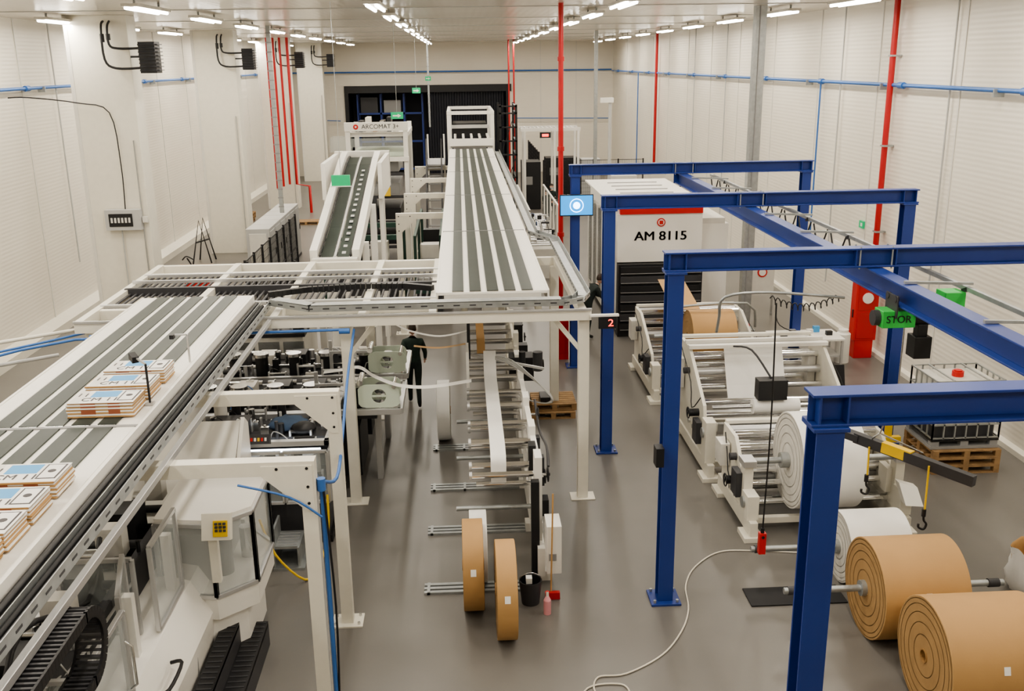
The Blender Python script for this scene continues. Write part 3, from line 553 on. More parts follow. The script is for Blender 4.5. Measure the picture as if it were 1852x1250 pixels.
for y0 in (15.3,17.2):
    b.box((-4.6,y0,1.35),(-1.5,y0+1.5,1.42),'black'); b.box((-4.6,y0-.03,1.42),(-1.1,y0+.05,1.52),'alu'); b.box((-4.6,y0+1.45,1.42),(-1.1,y0+1.53,1.52),'alu'); b.box((-1.15,y0,1.42),(-1.07,y0+1.5,1.52),'alu'); b.box((-2.2,y0,1.42),(-2.1,y0+1.5,1.6),'alu')
    for x in (-4.5,-3.0): 
        for y in (y0+.05,y0+1.4): b.box((x-.05,y-.05,0),(x+.05,y+.05,1.4),'alu')
    b.box((-1.6,y0+.6,0),(-1.5,y0+.8,1.4),'alu')
    for i,x in enumerate((-4.3,-3.8,-3.2,-2.6,-1.9)):
        b.cyl((x,y0+.4,1.42),(x,y0+.4,1.8),.1+.02*(i%2),'black'); b.cyl((x,y0+.4,1.8),(x,y0+.4,1.86),.14,'steel'); b.box((x-.15,y0+.8,1.42),(x+.15,y0+1.2,1.7),('darkgrey','offwhite','black')[i%3]); b.cyl((x-.3,y0+1.3,1.6),(x+.2,y0+1.3,1.6),.05,'steel')
    b.fittings(-4.5,-1.7,y0+.1,y0+1.4,1.42,46,.32)
    b.box((-4.5,y0+.1,.3),(-1.8,y0+1.3,1.2),'black'); b.box((-4.3,y0+.05,.5),(-3.4,y0+.1,1.1),'offwhite')
    b.box((-4.5,y0+.6,1.5),(-1.4,y0+.66,1.56),'steel'); 
    for dy in (.0,.4):
        yy=y0+dy; cx,cz=-1.45,1.74; n=24
        def pt(i,r=None):
            a=2*math.pi*i/n; ca,sa=math.cos(a),math.sin(a)
            if r: return (cx+r*ca,yy,cz+r*sa)
            return (cx+.34*max(-1,min(1,ca*1.25)),yy,cz+.2*max(-1,min(1,sa*1.25)))
        ring=[pt(i,.12) for i in range(n)]; outer=[pt(i) for i in range(n)]
        V=ring+outer+[(p[0],p[1]+.02,p[2]) for p in ring+outer]
        b.add(V,[(i,(i+1)%n,n+(i+1)%n,n+i) for i in range(n)]+[(2*n+i,3*n+i,3*n+(i+1)%n,2*n+(i+1)%n) for i in range(n)]+[(i,2*n+i,2*n+(i+1)%n,(i+1)%n) for i in range(n)]+[(n+i,n+(i+1)%n,3*n+(i+1)%n,3*n+i) for i in range(n)],'lightgreen')
        b.cyl((cx,yy+.021,cz),(cx,yy+.03,cz),.05,'steel'); b.bar((cx-.12,yy+.01,cz),(cx+.12,yy+.01,cz),.02,.03,'lightgreen')
    b.cyl((-1.75,y0-.02,1.98),(-1.75,y0+.44,1.98),.05,'chrome'); b.cyl((-1.2,y0-.02,1.9),(-1.2,y0+.44,1.9),.035,'chrome'); b.box((-2.5,y0+.1,1.9),(-1.8,y0+.14,1.95),'alu')
    b.bar((-2.5,y0+.3,1.5),(-2.5,y0+.3,2.1),.06,.06,'alu')
b.done(.004)
b=B('safety_light_tower'); b.cyl((-4.9,19.15,0),(-4.9,19.15,2.3),.03,'alu'); b.cyl((-4.9,19.15,2.3),(-4.9,19.15,2.38),.05,'green'); b.cyl((-4.9,19.15,2.38),(-4.9,19.15,2.46),.05,'red'); b.cyl((-4.9,19.15,-.0),(-4.9,19.15,.02),.12,'black'); b.done()
b=B('tube_machine_cabinet')
b.box((-4.8,19.3,.05),(-3.3,21.2,1.7),'offwhite'); b.box((-4.85,19.25,1.7),(-3.25,21.25,1.78),'black'); b.box((-4.7,19.35,0),(-3.4,21.1,.05),'black')
for i in range(3): b.box((-4.7+.5*i,19.27,.2),(-4.28+.5*i,19.3,1.6),'glassdark')
b.fittings(-4.7,-3.4,19.4,21.1,1.78,24,.4)
b.done(.006)
# ------------------------------------------------------------------ left side goods
def pallet(b,x,y,z=0,k='wood',w=1.2,d=.8):
    for i in range(3): b.box((x-w/2,y-d/2+i*(d-.1)/2,z),(x+w/2,y-d/2+i*(d-.1)/2+.1,z+.02),k)
    for i in range(3):
        for j in range(3): b.box((x-w/2+i*(w-.1)/2,y-d/2+j*(d-.1)/2,z+.02),(x-w/2+i*(w-.1)/2+.1,y-d/2+j*(d-.1)/2+.1,z+.1),k)
    n=7
    for i in range(3): b.box((x-w/2+i*(w-.1)/2,y-d/2,z+.1),(x-w/2+i*(w-.1)/2+.1,y+d/2,z+.12),k)
    for i in range(n): b.box((x-w/2,y-d/2+i*(d-.1)/(n-1),z+.12),(x+w/2,y-d/2+i*(d-.1)/(n-1)+.09,z+.142),k)
b=B('sack_bundle_pallet'); pallet(b,-6.9,16.9,0,'woodred'); pallet(b,-6.9,15.9,0,'woodred')
for i in range(4): b.box((-7.45,16.6,.15+.25*i),(-6.4,17.2,.36+.25*i),'kraft' if i%2 else 'paper'); b.box((-7.4,15.6,.15+.25*i),(-6.4,16.3,.36+.25*i),'paper' if i%2 else 'kraft')
b.box((-7.4,16.65,1.11),(-6.6,17.1,1.13),'paper'); b.box((-7.2,16.7,1.13),(-6.8,16.9,1.135),'red'); b.box((-7.3,15.7,1.11),(-6.6,16.2,1.13),'kraft'); b.done()
for x,y,n in ((-10.3,46,3),(-7.0,56,7),(-7.1,45,1),(-9.6,34.8,1)):
    b=B('pallet_stack')
    for i in range(n): pallet(b,x+random.uniform(-.03,.03),y,i*.145,'wood' if n<5 else 'woodred')
    b.done()
b=B('pallet_jack'); b.box((-8.9,31.2,.08),(-8.7,32.4,.16),'red'); b.box((-8.4,31.2,.08),(-8.2,32.4,.16),'red'); b.box((-8.9,31.0,.08),(-8.2,31.3,.4),'red'); b.tube([(-8.55,31.1,.3),(-8.55,30.8,.9),(-8.6,30.5,1.25)],.025,'black',6); b.tube([(-8.75,30.5,1.2),(-8.6,30.45,1.32),(-8.4,30.5,1.2)],.02,'black',6); b.cyl((-8.6,31,.09),(-8.5,31,.09),.09,'black'); b.cyl((-8.8,32.2,.06),(-8.75,32.2,.06),.06,'black'); b.cyl((-8.35,32.2,.06),(-8.3,32.2,.06),.06,'black'); b.done()
b=B('steel_trestle'); b.tube([(-9.9,35.8,0),(-9.6,36.0,1.6),(-9.3,36.1,0)],.03,'black',6,0); b.tube([(-9.9,36.8,0),(-9.6,36.6,1.6),(-9.3,36.8,0)],.03,'black',6,0); b.tube([(-9.75,35.9,.8),(-9.45,36.7,.8)],.03,'black',6,0); b.done()
b=B('control_cabinet')
b.box((-6.95,31.5,0),(-6.2,37.5,.1),'black')
for i in range(6): b.box((-6.95,31.52+i,.1),(-6.2,32.48+i,1.95),'lightgrey'); b.box((-6.2,31.6+i,.3),(-6.185,32.4+i,1.85),'lightgrey'); b.box((-6.185,32.3+i,1.0),(-6.16,32.34+i,1.2),'black')
b.box((-6.85,31.5,.2),(-6.3,31.515,1.8),'offwhite'); b.done(.008)
def fence(name,x0,y0,x1,y1,z1=2.2,k='black',step=.09):
    b=B(name); p=Vector((x0,y0,0));q=Vector((x1,y1,0)); L=(q-p).length; d=(q-p)/L; n=max(1,round(L/1.2))
    for i in range(n+1): c=p+d*(L*i/n); b.bar(c,c+Vector((0,0,z1)),.06,.06,k); b.box((c.x-.08,c.y-.08,0),(c.x+.08,c.y+.08,.01),k)
    for z in (.15,z1*.5,z1-.05): b.bar(p+Vector((0,0,z)),q+Vector((0,0,z)),.025,.025,k)
    t=0
    while t<L: c=p+d*t; b.bar(c+Vector((0,0,.15)),c+Vector((0,0,z1-.05)),.008,.008,k); t+=step
    z=.15
    while z<z1: b.bar(p+Vector((0,0,z)),q+Vector((0,0,z)),.008,.008,k); z+=.2
    b.done()
fence('safety_fence',-5.6,25,-5.6,33); fence('safety_fence',-5.5,24.8,-4.3,24.8); fence('safety_fence',4.2,50,9.3,50,2.2); fence('safety_fence',4.0,50.2,4.0,58,2.6); fence('safety_fence',6.6,40,9.0,40,2.0)
# incline conveyor
b=B('incline_belt_conveyor')
pr=[(19.4,3.28),(21,3.62),(23,4.1),(25,4.55),(25.8,4.66),(26.5,4.5),(27.2,4.0)]
for i in range(len(pr)-1):
    (ya,za),(yb,zb)=pr[i],pr[i+1]
    for x in (-2.72,-2.40): b.bar((x,ya,za),(x,yb,zb),.24,.05,'beltgreen')
    for x in (-2.98,-2.14): b.bar((x,ya,za+.03),(x,yb,zb+.03),.15,.28,'white')
    b.bar((-2.56,ya,za+.02),(-2.56,yb,zb+.02),.05,.04,'lightgrey')
    for x in (-2.86,-2.25): b.bar((x,ya,za+.04),(x,yb,zb+.04),.03,.05,'black')
for i in range(16): 
    t=i/16; y=19.6+5.2*t; z=3.32+1.2*t; b.cb((-2.40,y,z+.03),(.08,.12,.01),'lightgrey',rx=.23)
for y,zt in ((20.5,3.4),(22.6,3.9),(25.3,4.5)):
    for x in (-3.05,-2.05): b.box((x-.07,y-.07,0),(x+.07,y+.07,zt),'white')
    b.box((-3.05,y-.05,1.0),(-2.05,y+.05,1.1),'white')
for x in (-3.25,-1.92): b.box((x-.05,23.5,3.9),(x+.05,26.3,4.75),'white'); b.box((x-.04,23.6,0),(x+.04,23.7,3.9),'white')
b.box((-3.3,26.2,4.0),(-1.87,26.4,4.8),'offwhite'); b.box((-3.0,19.2,3.1),(-2.1,19.5,3.3),'offwhite')
b.done(.01)
b=B('sack_press_machine')
x0,x1,y0,y1=-3.9,-1.9,35.,38.
for x in (x0,x1):
    for y in (y0,y1): b.box((x-.08,y-.08,0),(x+.08,y+.08,4.9),'white')
b.box((x0-.1,y0-.12,4.75),(x1+.1,y0+.05,5.05),'white'); b.box((x0-.1,y0+.06,4.55),(x1+.1,y1,4.7),'offwhite'); b.box((x0-.1,y0-.15,3.7),(x1+.1,y0+.1,3.85),'white')
b.box((x0,y0,4.2),(x1,y0+.05,4.5),'glass'); b.box((x0+.1,y0+.2,3.85),(x1-.1,y1-.2,4.0),'lightgreen')
for i in range(7): b.box((x0+.1+.25*i,y0+.3,4.7),(x0+.25+.25*i,y0+1.2,4.95+.12*(i%3)),('steel','black','offwhite','kraftdark')[i%4])
for z in (.6,1.5,2.4,3.2): b.box((x0,y0-.05,z),(x1,y0+.05,z+.1),'darkgrey'); b.box((x0+.2,y0+.3,z+.1),(x1-.3,y1-.4,z+.5),'black' if z<2 else 'grey')
b.box((x0+.1,y0-.25,1.2),(x0+.9,y0-.05,2.4),'darkgrey'); b.box((x0+1.1,y0-.2,2.5),(x0+1.4,y0-.1,2.8),'yellow')
b.box((x0-.7,y0+.5,4.0),(x0,y0+1.4,4.5),'glass')
b.cyl((-3.6,y0-.13,4.9),(-3.6,y0-.12,4.9),.09,'red',16); b.box((-3.63,y0-.135,4.87),(-3.57,y0-.13,4.93),'white')
o=b.done(.01); txt(o,'label_text','ARCOMAT 3+',(-2.75,y0-.125,4.9),.21,'printdark')
b=B('access_stair')
for x in (-1.25,-.7):
    b.bar((x,34,0),(x,37,3.3),.05,.18,'darkgrey'); b.bar((x,34,1.0),(x,37,4.3),.04,.04,'black')
    for i in range(5): b.bar((x,34+.75*i,.8*i),(x,34+.75*i,.8*i+1),.03,.03,'black')
for i in range(12): b.box((-1.25,34.1+.25*i,.25+.27*i),(-.7,34.35+.25*i,.28+.27*i),'grey')
b.box((-1.3,37,3.3),(-.6,39.5,3.36),'grey')
for x in (-1.27,-.63): b.box((x-.03,39.4,0),(x+.03,39.46,4.3),'white')
b.done()
b=B('sack_stacker_machine')
for x in (-4.0,-1.8):
    for y in (27.6,29.8): b.box((x-.06,y-.06,0),(x+.06,y+.06,2.3),'darkgreen')
for y in (27.6,29.8): b.box((-4.0,y-.06,2.2),(-1.8,y+.06,2.34),'darkgreen')
for x in (-4.,-1.8): b.box((x-.06,27.6,2.2),(x+.06,29.8,2.34),'darkgreen')
b.box((-3.8,27.8,.2),(-2,29.5,1.0),'darkgrey'); b.box((-3.6,27.9,0),(-2.2,29.4,.2),'black')
for i in range(5): b.cyl((-3.7,27.9+.35*i,1.1),(-2.1,27.9+.35*i,1.1),.05,'steel')
b.box((-3.7,28,1.2),(-2.8,28.6,1.8),'black'); b.box((-2.7,28.4,1.2),(-2.2,29,2.),'offwhite'); b.fittings(-3.7,-2.1,27.8,29.4,1.0,30,.5); b.done(.006)
b=B('sack_stacker_machine')
b.box((-1.3,26.4,0),(-.6,31.6,.9),'darkgrey'); b.box((-1.35,26.3,.9),(-.5,31.7,1.0),'darkgreen')
for i in range(6): b.box((-1.25,26.5+.9*i,1.0),(-.7,26.9+.9*i,1.3+.3*(i%3)),('lightgrey','black','offwhite','darkgrey')[i%4])
for x in (-1.3,-.6):
    for y in (26.4,29,31.5): b.box((x-.04,y-.04,1.0),(x+.04,y+.04,2.5),'darkgreen')
    b.box((x-.04,26.4,2.4),(x+.04,31.5,2.5),'darkgreen')
b.done(.006)
b=B('palletiser')
for x in (-.45,1.4):
    for y in (42.6,47.5): b.box((x-.08,y-.08,0),(x+.08,y+.08,4.95),'white')
b.box((-.53,42.5,4.88),(1.48,42.7,5.02),'white'); b.box((-.53,47.4,4.88),(1.48,47.6,5.02),'white'); b.box((-.53,42.71,4.88),(-.4,47.39,5.02),'white'); b.box((1.35,42.71,4.88),(1.48,47.39,5.02),'white')
b.box((-.45,42.1,3.6),(1.4,42.3,3.9),'white'); b.box((-.4,42.31,3.52),(1.4,44,3.58),'lightgrey')
for i in range(5): b.box((-.25+.35*i,42.31,3.9),(-.15+.35*i,44.2,3.98),'offwhite')
b.box((-.3,44.5,3.8),(1.2,46.5,4.4),'black'); b.box((-.35,44.2,4.2),(1.3,44.4,4.35),'alu'); b.box((-.3,45,0.0),(1.2,47,3.5),'grey'); b.done(.01)
b=B('lift_mast')
for x in (1.8,2.5):
    for y in (44,46.5): b.box((x-.05,y-.05,0),(x+.05,y+.05,5.2),'black')
for z in (1,2,3,3.6,4.2,4.8,5.1): b.box((1.75,43.95,z),(2.55,44.05,z+.06),'black'); b.box((2.45,44,z),(2.55,46.5,z+.06),'black')
b.bar((1.8,44,1),(2.5,44,3),.03,.03,'black'); b.bar((1.8,44,3),(2.5,44,5),.03,.03,'black'); b.done()
b=B('roller_track')
b.box((2.8,46,3.9),(5.6,46.15,4.05),'white'); b.box((2.8,47.4,3.9),(5.6,47.5,4.05),'white')
for i in range(14): b.cyl((2.9+.2*i,46.1,4.0),(2.9+.2*i,47.4,4.0),.04,'alu',8)
for x in (3,4.4,5.5): b.box((x-.05,46,0),(x+.05,46.1,3.9),'white'); b.box((x-.05,47.4,0),(x+.05,47.5,3.9),'white')
b.box((3.7,45.9,3.6),(4.2,46,3.85),'black'); b.box((3.8,45.88,3.66),(4.1,45.9,3.78),'redled'); b.done()
b=B('robot_cell_cabinet'); b.box((4.5,52,0),(6.2,53.2,2.1),'black'); b.box((6.4,52,0),(7.4,53,2.0),'lightgrey'); b.box((4.7,51.98,1.2),(5.3,52,1.6),'grey'); b.done(.02)
b=B('robot_cell_cabinet'); b.box((6.9,45,0),(8.1,46,1.9),'offwhite'); b.box((7.0,44.98,.3),(8.0,45,1.7),'lightgrey'); b.box((7.9,44.96,1),(7.95,44.98,1.15),'black'); b.done(.02)
b=B('robot_cell_cabinet'); b.box((3.0,48,0),(3.9,49.4,2.3),'black'); b.box((3.1,47.98,1.2),(3.5,48,1.6),'grey'); b.done(.02)
b=B('pole_camera_mast'); b.box((6.3,42,0),(6.42,42.1,5.4),'lightgrey'); b.box((5.95,41.95,5.3),(6.5,42.12,5.5),'white'); b.done()
b=B('packaging_line_module')
b.box((2.2,32,0.0),(3.3,39.5,1.0),'offwhite')
for i in range(6): b.box((2.2,32+1.3*i,1.0),(2.26,32.06+1.3*i,2.3),'white'); b.box((3.24,32+1.3*i,1.0),(3.3,32.06+1.3*i,2.3),'white')
b.box((2.2,32,2.25),(2.26,39,2.31),'white'); b.box((3.24,32,2.25),(3.3,39,2.31),'white')
for i in range(19): b.cyl((2.3,32.2+.38*i,1.1),(3.2,32.2+.38*i,1.1),.04,'alu',8)
b.fittings(2.3,3.2,32.2,39,1.1,30,.5)
b.done(.01)
for x,y,z,s in ((-2.1,34,5.2,1.2),(-1.75,42,5.8,1.),(-1.6,54,6.1,.9)):
    b=B('exit_sign'); b.box((x-.17*s,y,z),(x+.17*s,y+.06,z+.22),'exitgreen'); b.box((x-.12*s,y-.004,z+.08),(x+.02*s,y,z+.13),'white'); b.prism([(x+.02*s,y-.004,z+.04),(x+.12*s,y-.004,z+.105),(x+.02*s,y-.004,z+.17)],(0,.004,0),'white')
    b.cyl((x,y+.03,z+.22),(x,y+.03,T),.008,'galv',5); b.done()
b=B('exit_sign'); b.box((-2.82,21.6,4.45),(-2.42,21.68,4.68),'exitgreen'); b.box((-2.85,21.59,4.43),(-2.39,21.6,4.45),'white'); b.cyl((-2.62,21.65,4.68),(-2.62,21.65,T),.006,'galv',5); b.done()
b=B('exit_sign'); b.box((9.93,23.6,2.9),(9.98,23.85,3.08),'exitgreen'); b.box((9.925,23.65,2.95),(9.93,23.75,3.03),'white'); b.done()
# ------------------------------------------------------------------ box machine AM
b=B('bag_making_machine')
b.box((4.0,24.8,1.95),(6.2,24.9,3.2),'white'); b.box((4.05,24.77,3.2),(6.2,24.89,3.4),'red'); b.box((4.0,24.9,3.0),(6.2,30.2,3.4),'white'); b.box((4.0,24.9,.1),(6.2,30.2,3.0),'offwhite')
b.box((3.85,24.8,3.4),(6.35,30.4,3.45),'white')
for i in range(6): b.box((4.4,25.4+.8*i,3.45),(5.9,25.44+.8*i,3.47),'grey')
b.box((4.0,24.6,.0),(6.2,24.9,1.93),'black')
for i in range(7): b.box((4.05,24.5,.2+.25*i),(6.15,24.62,.38+.25*i),'darkgrey' if i%2 else 'black'); b.box((4.05,24.48,.2+.25*i),(6.15,24.5,.215+.25*i),'grey')
b.box((6.2,25.2,.0),(7.0,29.8,2.85),'white'); b.box((6.2,25.2,2.85),(6.9,29.8,3.0),'offwhite')
for i in range(5): b.box((3.95,25.2+i,.4),(4.0,26.1+i,2.9),'glassdark'); b.box((3.92,26.1+i,.3),(4.0,26.2+i,3.0),'white')
b.cyl((5.12,24.78,2.98),(5.12,24.8,2.98),.11,'red',20); b.cyl((5.12,24.77,2.98),(5.12,24.78,2.98),.08,'white',20); b.box((5.07,24.76,2.93),(5.17,24.77,3.03),'red')
o=b.done(.015)
for dx in (-.008,0,.008): txt(o,'label_text','AM 8115',(5.12+dx,24.79,2.62),.33,'black',ext=.004,sx=1.12)
b=B('monitor_screen'); b.box((2.2,21.85,3.64),(2.96,21.9,4.12),'black'); b.box((2.22,21.84,3.665),(2.94,21.85,4.1),'screen')
b.rev((2.58,21.83,3.88),(0,1,0),[(0,.14,'screenwhite',False),(0,.155,'screenwhite',False)],28); b.rev((2.58,21.83,3.88),(0,1,0),[(0,.0,'screenwhite',False),(0,.08,'screenwhite',False)],20)
b.box((2.53,21.9,3.8),(2.63,22.04,3.9),'galv'); b.done()
b=B('number_display'); b.box((2.08,14.6,2.98),(2.36,14.66,3.16),'black'); b.box((1.95,14.62,3.17),(2.4,14.7,3.2),'white')
txt(b.done(),'digit_text','2',(2.27,14.595,3.07),.16,'redled',sx=1.2)
# ------------------------------------------------------------------ unwinders at right
def unwinder(name,x0,x1,y0,y1,h):
    b=B(name)
    for x in (x0,x1):
        s=1 if x==x0 else -1
        b.box((x-.06,y0,.08),(x+.06,y1,.3),'cream'); 
        for y in (y0+.15,y1-.15): b.box((x-.15,y-.2,0),(x+.15,y+.2,.08),'cream')
        b.prism([(x-.03,y0+.35,.3),(x-.03,y1-.1,.3),(x-.03,y1-.1,h),(x-.03,y1-.75,h),(x-.03,y0+.6,h*.62)],(.06,0,0),'cream')
        b.box((x-.09,y0+.1,.3),(x+.09,y0+.4,h*.55),'cream')
        b.cyl((x-.12*s,y0+.3,h*.42),(x-.02*s,y0+.3,h*.42),.09,'galv'); b.box((x-.16,y0+.5,.5),(x-.06,y0+.8,.9),'darkgrey' if s>0 else 'cream')
        b.cyl((x-.2*s,y0+.9,h*.5),(x-.03*s,y0+.9,h*.5),.07,'black'); b.wheel((x-.22*s,y0+.9,h*.5),.1,(1,0,0))
        b.box((x-.2,y1-.6,h*.55),(x-.05,y1-.25,h*.85),'offwhite')
        for k in range(3): b.cyl((x-.07*s,y0+.9+.3*k,h*.3),(x-.02*s,y0+.9+.3*k,h*.3),.04,'steel')
        b.tube([(x-.08*s,y0+.6,h*.7),(x-.16*s,y0+.9,h*.55),(x-.12*s,y0+1.2,h*.75),(x-.08*s,y1-.4,h*.95)],.012,'black',5,3)
        b.cyl((x-.14*s,y1-.9,h*.78),(x-.03*s,y1-.9,h*.78),.06,'red' if s<0 else 'darkgrey',12)
    rs=[(y1-.25,h-.08,.07),(y1-.55,h-.04,.055),(y1-.3,h-.3,.05),(y1-.6,h-.25,.06),(y1-.2,h-.55,.05),(y1-.75,h-.5,.07),(y1-.4,h-.75,.06),(y1-.9,h-.75,.05),(y0+1.0,h*.58,.06),(y0+.75,h*.5,.05),(y0+1.2,h*.42,.07),(y0+.6,h*.3,.05),(y0+1.3,h*.25,.05),(y0+.95,h*.2,.05)]
    for y,z,r in rs: b.cyl((x0+.03,y,z),(x1-.03,y,z),r,'chrome' if r<.065 else 'alu',16)
    b.box((x0,y1-.15,h-.02),(x1,y1-.05,h+.04),'cream'); b.box((x0,y0+.35,.12),(x1,y0+.45,.22),'cream'); b.box((x0,y1-.2,.12),(x1,y1-.1,.22),'cream')
    return b
b=unwinder('reel_unwinder',4.15,6.65,15.3,17.9,1.9)
b.box((4.1,17.0,1.88),(6.7,17.12,1.95),'white'); b.box((4.1,17.3,1.9),(6.7,17.38,1.97),'white')
b.add([(4.8,17.25,1.9),(5.9,17.25,1.9),(5.9,16.9,1.2),(4.8,16.9,1.2)],[(0,1,2,3)],'paper'); b.add([(4.8,16.9,1.2),(5.9,16.9,1.2),(5.9,16.6,.7),(4.8,16.6,.7)],[(0,1,2,3)],'paper')
b.cyl((4.9,15.6,1.25),(5.7,15.6,1.25),.13,'paper',24); b.cyl((4.2,15.6,1.25),(6.6,15.6,1.25),.035,'steel'); b.box((4.95,15.45,1.4),(5.45,15.7,1.75),'black'); b.tube([(4.9,16.9,1.95),(5.05,16.3,2.05),(5.2,15.6,1.75)],.02,'black',6)
b.box((4.2,15.2,.95),(6.55,15.28,1.1),'steel'); b.box((4.2,15.15,.6),(6.55,15.25,.75),'alu'); b.done(.006)
b=unwinder('reel_unwinder',4.25,6.6,13.1,15.0,1.25)
b.roll((5.35,13.6,1.1),.74,.95,'paper','paperend',.08); b.cyl((4.3,13.6,1.1),(6.55,13.6,1.1),.05,'galv'); b.cyl((4.75,13.6,1.1),(4.87,13.6,1.1),.12,'galv',16); b.cyl((5.83,13.6,1.1),(5.95,13.6,1.1),.12,'galv',16)
for x in (4.25,6.6): b.box((x-.07,13.5,.3),(x+.07,13.7,1.1),'cream'); b.box((x-.1,13.45,1.05),(x+.1,13.75,1.15),'alu')
b.prism([(6.5,13.0,.55),(6.75,12.95,.55),(6.75,13.2,.75),(6.5,13.3,.8)],(0,.15,0),'white')
b.done(.006)
b=unwinder('reel_unwinder',4.0,6.3,19.3,22.0,1.5)
b.roll((5.25,20.0,1.3),.55,.95,'kraft','kraftend',.08); b.cyl((4.05,20.,1.3),(6.25,20.,1.3),.04,'galv'); b.tube([(4.4,19.9,1.95),(6.0,19.9,2.0),(6.3,20.2,1.4)],.03,'galv',6,3)
b.add([(4.5,22.0,2.1),(5.1,22.0,2.1),(5.1,20.3,1.8),(4.5,20.3,1.8)],[(0,1,2,3)],'kraft')
b.done(.006)
# ------------------------------------------------------------------ IBC
b=B('ibc_container')
cx,cy=8.6,15.85
for i in range(3): pallet(b,cx+.03,cy,i*.145,'wood',1.2,1.15)
z0=.44
b.box((cx-.6,cy-.5,z0),(cx+.6,cy+.5,z0+.05),'grey')
for x in (-.52,0,.52):
    for y in (-.43,.43): b.box((cx+x-.07,cy+y-.06,z0+.05),(cx+x+.07,cy+y+.06,z0+.14),'grey')
b.box((cx-.6,cy-.5,z0+.14),(cx+.6,cy+.5,z0+.17),'black'); zb=z0+.18; zt=zb+1.05
b.box((cx-.52,cy-.42,zb+.24),(cx+.52,cy+.42,zt-.06),'plastic_t'); b.box((cx-.522,cy-.422,zb),(cx+.522,cy+.422,zb+.24),'darkgrey')
for z in (zb+.02,zb+.26,zb+.52,zb+.78,zt):
    for y in (-.49,.49): b.bar((cx-.59,cy+y,z),(cx+.59,cy+y,z),.024,.024,'galv')
    for x in (-.59,.59): b.bar((cx+x,cy-.49,z),(cx+x,cy+.49,z),.024,.024,'galv')
for i in range(7):
    x=-.59+1.18*i/6
    for y in (-.49,.49): b.bar((cx+x,cy+y,zb),(cx+x,cy+y,zt),.024,.024,'galv')
for i in range(6):
    y=-.49+.98*i/5
    for x in (-.59,.59): b.bar((cx+x,cy+y,zb),(cx+x,cy+y,zt),.024,.024,'galv')
b.bar((cx-.3,cy-.49,zt+.01),(cx-.3,cy+.49,zt+.01),.03,.02,'galv'); b.bar((cx+.3,cy-.49,zt+.01),(cx+.3,cy+.49,zt+.01),.03,.02,'galv')
b.cyl((cx,cy,zt-.07),(cx,cy,zt+.03),.1,'red',20); b.cyl((cx,cy,zt+.03),(cx,cy,zt+.05),.07,'red',20); b.box((cx-.15,cy-.51,zb+.5),(cx+.15,cy-.5,zb+.75),'alu')
b.done()
b=B('yellow_guard_post'); b.box((7.5,16.0,0),(7.6,16.1,.9),'yellow'); b.box((7.4,15.95,.35),(7.75,16.05,.45),'yellow'); b.box((7.42,15.9,0),(7.7,16.2,.04),'yellow'); b.done()
b=B('open_tool_case'); b.box((7.2,18.6,0),(8.0,19.2,.3),'black'); b.box((7.25,18.65,.28),(7.95,19.15,.31),'darkgrey'); b.cb((7.6,19.3,.5),(.8,.08,.5),'black',rx=-.3); b.box((7.4,18.8,.3),(7.6,19.0,.36),'red'); b.done(.01)
b=B('hose_reel_cabinet'); b.box((9.3,22.1,0.45),(9.85,22.4,1.9),'red'); b.box((9.35,22.08,.5),(9.8,22.1,1.15),'redpipe'); b.box((9.35,22.08,1.2),(9.8,22.1,1.85),'redpipe'); b.cyl((9.57,22.05,1.5),(9.57,22.08,1.5),.13,'white',20); b.box((9.28,22.2,1.0),(9.3,22.25,1.2),'black'); b.box((9.35,22.12,0),(9.8,22.38,.45),'red'); b.done(.01)
b=B('wall_fire_sign'); b.box((9.96,24.9,1.7),(9.99,25.5,2.3),'paper'); b.box((9.95,25.0,1.8),(9.96,25.25,2.1),'red'); b.box((9.95,25.3,1.85),(9.96,25.4,2.1),'red'); b.done()
b=B('work_table'); b.box((7.15,21.2,.72),(8.75,22.1,.76),'white')
for x in (7.2,8.7):
    for y in (21.25,22.05): b.box((x-.025,y-.025,0),(x+.025,y+.025,.72),'alu')
b.box((7.2,21.3,.3),(8.7,22,.34),'lightgrey')
for x,y,h,k in ((7.4,21.5,.12,'black'),(7.7,21.8,.1,'grey'),(8.0,21.5,.18,'paper'),(8.3,21.9,.14,'printblue'),(8.5,21.6,.1,'black')): b.box((x-.07,y-.05,.76),(x+.07,y+.05,.76+h),k)
b.tube([(7.3,21.9,1.3),(7.35,21.7,1.0),(7.8,21.6,.8)],.012,'black',6); b.done()
b=B('plastic_drum'); b.rev((8.97,21.9,0),(0,0,1),[(0,.02,'white',True),(0,.17,'white',True),(.7,.17,'white',True),(.74,.12,'white',True),(.8,.12,'white',True),(.8,.01,'white',True)],20); b.done()
b=B('wall_valve_board'); b.box((8.0,26.4,.6),(8.7,26.45,1.7),'offwhite'); b.cyl((8.35,26.38,1.25),(8.35,26.4,1.25),.14,'red'); b.cyl((8.35,26.37,1.25),(8.35,26.38,1.25),.1,'white'); b.box((8.0,26.4,0),(8.05,26.45,.6),'galv'); b.box((8.65,26.4,0),(8.7,26.45,.6),'galv'); b.done()
